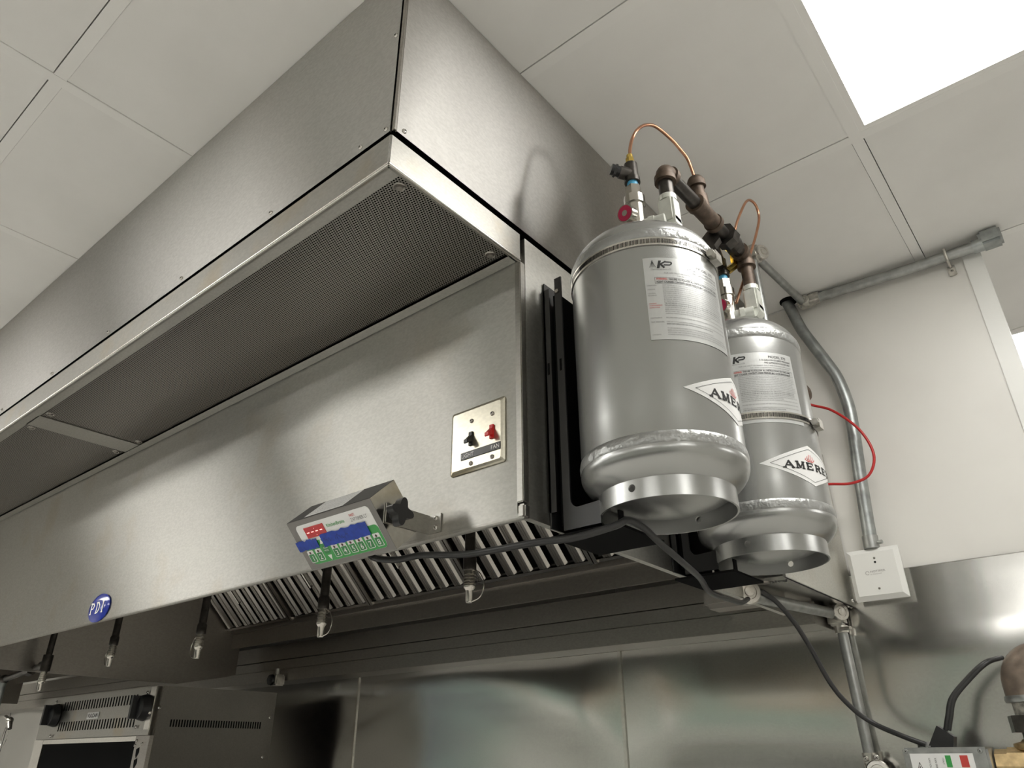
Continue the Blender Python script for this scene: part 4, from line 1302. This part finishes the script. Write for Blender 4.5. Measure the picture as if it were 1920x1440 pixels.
build('lettering', lt, 'faintink', nb)

lc = thing('lower_conduit', (-0.6, 1.8, 1.9), 'galvanised conduit from under the cabinet to the wall and down it', 'conduit')
build('tube', MB().cyl((-0.632, 1.625, 1.912), (-0.572, 1.985, 1.914), 0.0132, 16), 'galv', lc)
elbow_box(lc, (-0.634, 1.596, 1.919), (0.75, -0.7, 0.0), 0.028)
build('elbow_body', MB().box((-0.668, 1.604, 1.900), (-0.628, 1.646, 1.932), 0.006).cyl((-0.640, 1.61, 1.93), (-0.640, 1.61, 1.958), 0.006, 10), 'cast', lc)
elbow_box(lc, (-0.556, 1.975, 1.915), (0.75, -0.65, 0), 0.022)
build('elbow_body', MB().box((-0.592, 1.975, 1.885), (-0.552, 2.012, 1.935), 0.006).cyl((-0.566, 1.995, 1.885), (-0.566, 1.995, 1.868), 0.016, 16).cyl((-0.562, 1.98, 1.876), (-0.536, 1.965, 1.874), 0.0045, 10), 'cast', lc)
build('tube', MB().cyl((-0.566, 1.997, 1.878), (-0.562, 1.997, 1.59), 0.0125, 16), 'galv', lc)
build('elbow_body', MB().cyl((-0.562, 1.997, 1.600), (-0.562, 1.997, 1.572), 0.016, 16).box((-0.575, 1.98, 1.530), (-0.535, 2.015, 1.578), 0.006), 'cast', lc)
elbow_box(lc, (-0.545, 1.978, 1.560), (0.2, -1, 0.1), 0.026)
screw(lc, (-0.566, 1.979, 1.588), (0, -1, 0), 0.006, 'cast')
screw(lc, (-0.542, 1.975, 1.590), (0.3, -1, 0), 0.007, 'cast')

gb = MB().box((-0.842, 1.80, 1.932), (-0.655, 1.885, 1.985), 0.012)
tag(build('splice_box', gb, plain('grey_box', (0.36, 0.34, 0.31), 0.4, 0.3), None, (-0.75, 1.85, 1.93)), 'small grey rounded box under the hood corner behind the conduit elbow', 'box')

wc = MB().tube([(-0.622, 1.612, 1.921), (-0.616, 1.625, 1.922), (-0.611, 1.65, 1.917), (-0.601, 1.68, 1.900), (-0.586, 1.72, 1.862), (-0.574, 1.76, 1.811), (-0.556, 1.80, 1.735), (-0.529, 1.83, 1.686), (-0.494, 1.84, 1.656), (-0.441, 1.83, 1.631), (-0.400, 1.83, 1.614)], 0.0054, 10, 8)
tag(build('valve_cord', wc, 'cord', None, (-0.5, 1.8, 1.7)), 'black cord hanging from the conduit elbow down to the gas valve box', 'cord')

# ================================================================== GAS VALVE AND PIPE (bottom right)
gv = thing('gas_valve_box', (-0.365, 1.83, 1.5), 'grey metal solenoid valve box with a white label at the bottom right', 'box')
build('housing', MB().box((-0.441, 1.80, 1.48), (-0.287, 1.90, 1.609), 0.004), 'galv', gv)
lab = build('label_sheet', MB().box((-0.428, 1.7985, 1.49), (-0.314, 1.7998, 1.598)), 'paper', gv, label='white label with a green, white and red flag')
lt = MB()
mf = plane_map((0, 1.7982, 0), (1, 0, 0), (0, 0, 1))
patch(lt, mf, -0.364, 1.5735, -0.354, 1.5945, mi=0)
patch(lt, mf, -0.338, 1.5735, -0.324, 1.5945, mi=1)
stroke(lt, [(-0.421, 1.560), (-0.405, 1.560), (-0.413, 1.582), (-0.421, 1.560)], 0.0010, mf, 2)
stroke(lt, [(-0.413, 1.575), (-0.4145, 1.568), (-0.412, 1.569), (-0.413, 1.563)], 0.0014, mf, 2)
tf = plane_map((0, 1.7982, 0), (0, 0, -1), (1, 0, 0))
for k, s_ in enumerate(['GAS SOLENOID VALVE', '230V 50/60 HZ', 'ITALY']):
    put_text(lt, s_, 0.0045, tf, -1.590, -0.395 + k * 0.011 + (0.003 if k == 2 else 0), mi=2)
build('lettering', lt, ['green', 'redink', 'ink'], lab)
for x in (-0.434, -0.300):
    screw(gv, (x, 1.80, 1.602), (0, -1, 0), 0.0045, 'galv')
plg = MB()
d = Vector((0.035, 0, 0.040))
plg.obox((-0.402, 1.835, 1.608), (0.030, 0, -0.006), (0, 0.03, 0), (0.012, 0, 0.040))
plg.add([], [])
plug = build('plug_body', MB().prism([(-0.400, 1.83, 1.605), (-0.352, 1.83, 1.605), (-0.345, 1.83, 1.628), (-0.366, 1.83, 1.645), (-0.372, 1.83, 1.649)], (0, 0.032, 0)), 'blackplastic', gv, label='black plug connector on top')
build('cable_gland', MB().cyl((-0.415, 1.84, 1.606), (-0.398, 1.84, 1.612), 0.009, 12).hexa((-0.403, 1.84, 1.609), (-0.392, 1.84, 1.609), 0.011), 'galv', gv)
fc = MB()
for k in (0, 1):
    o_ = Vector((0.006 * k, 0.001 * k, 0))
    fc.tube([Vector(p) + o_ for p in [(-0.360, 1.845, 1.640), (-0.350, 1.845, 1.665), (-0.335, 1.85, 1.700), (-0.300, 1.86, 1.735), (-0.262, 1.87, 1.765), (-0.235, 1.90, 1.776)]], 0.0045, 10, 8)
tag(build('flat_cord', fc, 'cord', None, (-0.33, 1.85, 1.7)), 'short flat black twin cord from the valve plug up behind the brown pipe elbow', 'cord')
gp = thing('gas_pipe', (-0.20, 1.9, 1.65), 'brown iron gas pipe elbow with a hex union at the right edge', 'pipe')
build('elbow', MB().tube([(-0.205, 1.875, 1.692)] + [(-0.205 + 0.042 * (1 - math.cos(k * PI / 20)), 1.875, 1.722 + 0.042 * math.sin(k * PI / 20)) for k in range(11)] + [(-0.12, 1.875, 1.764)], 0.036, 28), 'brownpipe', gp)
build('collar', MB().lathe((-0.205, 1.875, 1.687), [(0.030, 0), (0.038, 0.001), (0.0395, 0.006), (0.038, 0.013), (0.030, 0.014)], 28), 'galv', gp, label='collar smeared with white thread paste')
build('nipple', MB().cyl((-0.205, 1.875, 1.66), (-0.205, 1.875, 1.69), 0.029, 24), 'paste', gp)
build('union_nut', MB().hexa((-0.205, 1.875, 1.634), (-0.205, 1.875, 1.664), 0.046, 6), 'blackpipe', gp)
build('nipple', MB().cyl((-0.205, 1.875, 1.60), (-0.205, 1.875, 1.636), 0.026, 24), 'blackpipe', gp)
build('brass_body', MB().lathe((-0.205, 1.875, 1.50), [(0.040, 0), (0.040, 0.10), (0.046, 0.104), (0.046, 0.114), (0.032, 0.118), (0.028, 0.122)], 28).hexa((-0.284, 1.86, 1.575), (-0.262, 1.86, 1.575), 0.030, 8).hexa((-0.262, 1.86, 1.575), (-0.23, 1.86, 1.575), 0.033, 8), 'brassdull', gp)

# ================================================================== OVEN (bottom left)
ov = thing('counter_oven', (-3.25, 1.6, 1.40), 'slotted stainless countertop oven under the left end of the hood', 'oven')
ox0, ox1, oy0, oy1, oz = -3.757, -2.756, 1.364, 1.85, 1.832
build('body', MB().box((ox0 + 0.01, oy0 + 0.02, 1.30), (ox1 - 0.002, oy1, oz - 0.004), 0.0).box((ox0, oy0 + 0.018, oz - 0.004), (ox1, oy1, oz)), 'steel_dull', ov)
sidep = build('side_panel', MB().box((ox1 - 0.002, oy0 + 0.012, 1.30), (ox1 + 0.002, oy1, oz)), brushed('oven_side', c=(0.52, 0.50, 0.46), rough=0.42, tangent=(0, 0, 1), grain=(1, 8, 8)), ov)
frt = build('vent_panel', MB().box((ox0, oy0, 1.672), (ox1 - 0.020, oy0 + 0.02, oz), 0.001), 'steel_trim', ov, label='slotted steel panel across the oven top')
build('side_channel', MB().box((ox1 - 0.055, oy0 - 0.004, 1.690), (ox1 - 0.018, oy0 + 0.0, oz - 0.002)), 'steel_bright', ov)
s0 = None
def slot_row(parent, p0, n, step, size, mat='void'):
    mb = MB().box(p0, (p0[0] + size[0], p0[1] + size[1], p0[2] + size[2]))
    s_ = build('slot', mb, mat, parent)
    for k in range(1, n):
        q = s_.copy(); col.objects.link(q); q.parent = parent; q.location = Vector(step) * k
slot_row(frt, (-3.545, oy0 - 0.0008, 1.776), 28, (0.0232, 0, 0), (0.008, 0.002, 0.034))
slot_row(frt, (-3.555, oy0 - 0.0008, 1.700), 29, (0.0232, 0, 0), (0.008, 0.002, 0.034))
slot_row(sidep, (ox1 + 0.0012, 1.425, 1.699), 36, (0, 0.0104, 0), (0.0014, 0.0052, 0.024))
bdg = build('badge', MB().box((-3.300, oy0 - 0.003, 1.738), (-3.200, oy0, 1.762), 0.001), 'paper', ov)
lt = MB()
put_text(lt, 'VULCAN', 0.019, plane_map((0, oy0 - 0.0034, 0), (1, 0, 0), (0, 0, 1)), -3.250, 1.7435, 'C', width=0.088, offset=0.0006)
build('lettering', lt, 'ink', bdg)
for xx in (-3.60, -2.83):
    mb = MB().lathe((xx, oy0 - 0.002, 1.762), [(0.0002, 0.034), (0.030, 0.033), (0.038, 0.028), (0.042, 0.016), (0.045, 0.002), (0.0002, 0.0)], 32, axis=(0, -1, 0))
    mb.obox((xx - 0.007, oy0 - 0.056, 1.724), (0.014, 0, 0), (0, 0.030, 0), (0, 0, 0.076))
    build('knob', mb, 'blackplastic', ov, label='large round black knob')
for x, z in ((-3.622, 1.815), (-2.832, 1.812), (-3.60, 1.684), (-2.87, 1.700), (-2.79, 1.745)):
    screw(ov, (x, oy0 - 0.004, z), (0, -1, 0), 0.006, 'steel_bright')
for y, z in ((1.83, 1.74), (1.82, 1.60), (1.375, 1.76)):
    screw(ov, (ox1 + 0.002, y, z), (1, 0, 0), 0.006, 'steel_bright')
fr = MB().box((ox0, oy0 - 0.002, 1.30), (ox0 + 0.09, oy0 + 0.02, 1.670), 0.001)
fr.box((ox0 + 0.09, oy0 - 0.002, 1.654), (-2.855, oy0 + 0.02, 1.670), 0.001)
build('door_frame', fr, 'steel_bright', ov)
build('side_frame', MB().box((-2.855, oy0 - 0.002, 1.30), (ox1 + 0.0, oy0 + 0.02, 1.670), 0.001), 'steel_dull', ov)
build('cavity', MB().box((ox0 + 0.09, oy0 + 0.006, 1.30), (-2.855, oy0 + 0.03, 1.654)), 'void', ov)
for k in range(4):
    z = 1.628 - 0.034 * k
    build('rack_notch', MB().prism([(-2.835, oy0 - 0.003, z), (-2.815, oy0 - 0.003, z + 0.006), (-2.812, oy0 - 0.003, z - 0.010), (-2.826, oy0 - 0.003, z - 0.028), (-2.832, oy0 - 0.003, z - 0.02)], (0, 0.001, 0)), 'void', ov)
for x, z in ((-2.843, 1.655), (-2.80, 1.645), (-2.85, 1.64)):
    screw(ov, (x, oy0 - 0.002, z), (0, -1, 0), 0.0055, 'steel_bright')

ff = thing('wall_fitting', (-2.80, 1.87, 1.885), 'small cast conduit fitting above the rear right corner of the oven', 'fitting')
build('body', MB().box((-2.83, 1.85, 1.862), (-2.775, 1.895, 1.905), 0.005).cyl((-2.80, 1.87, 1.90), (-2.80, 1.87, 1.928), 0.010, 12), 'cast', ff)
build('cover', MB().lathe((-2.806, 1.85, 1.884), [(0.0002, 0.010), (0.020, 0.009), (0.022, 0)], 24, axis=(0, -1, 0)), 'black', ff)
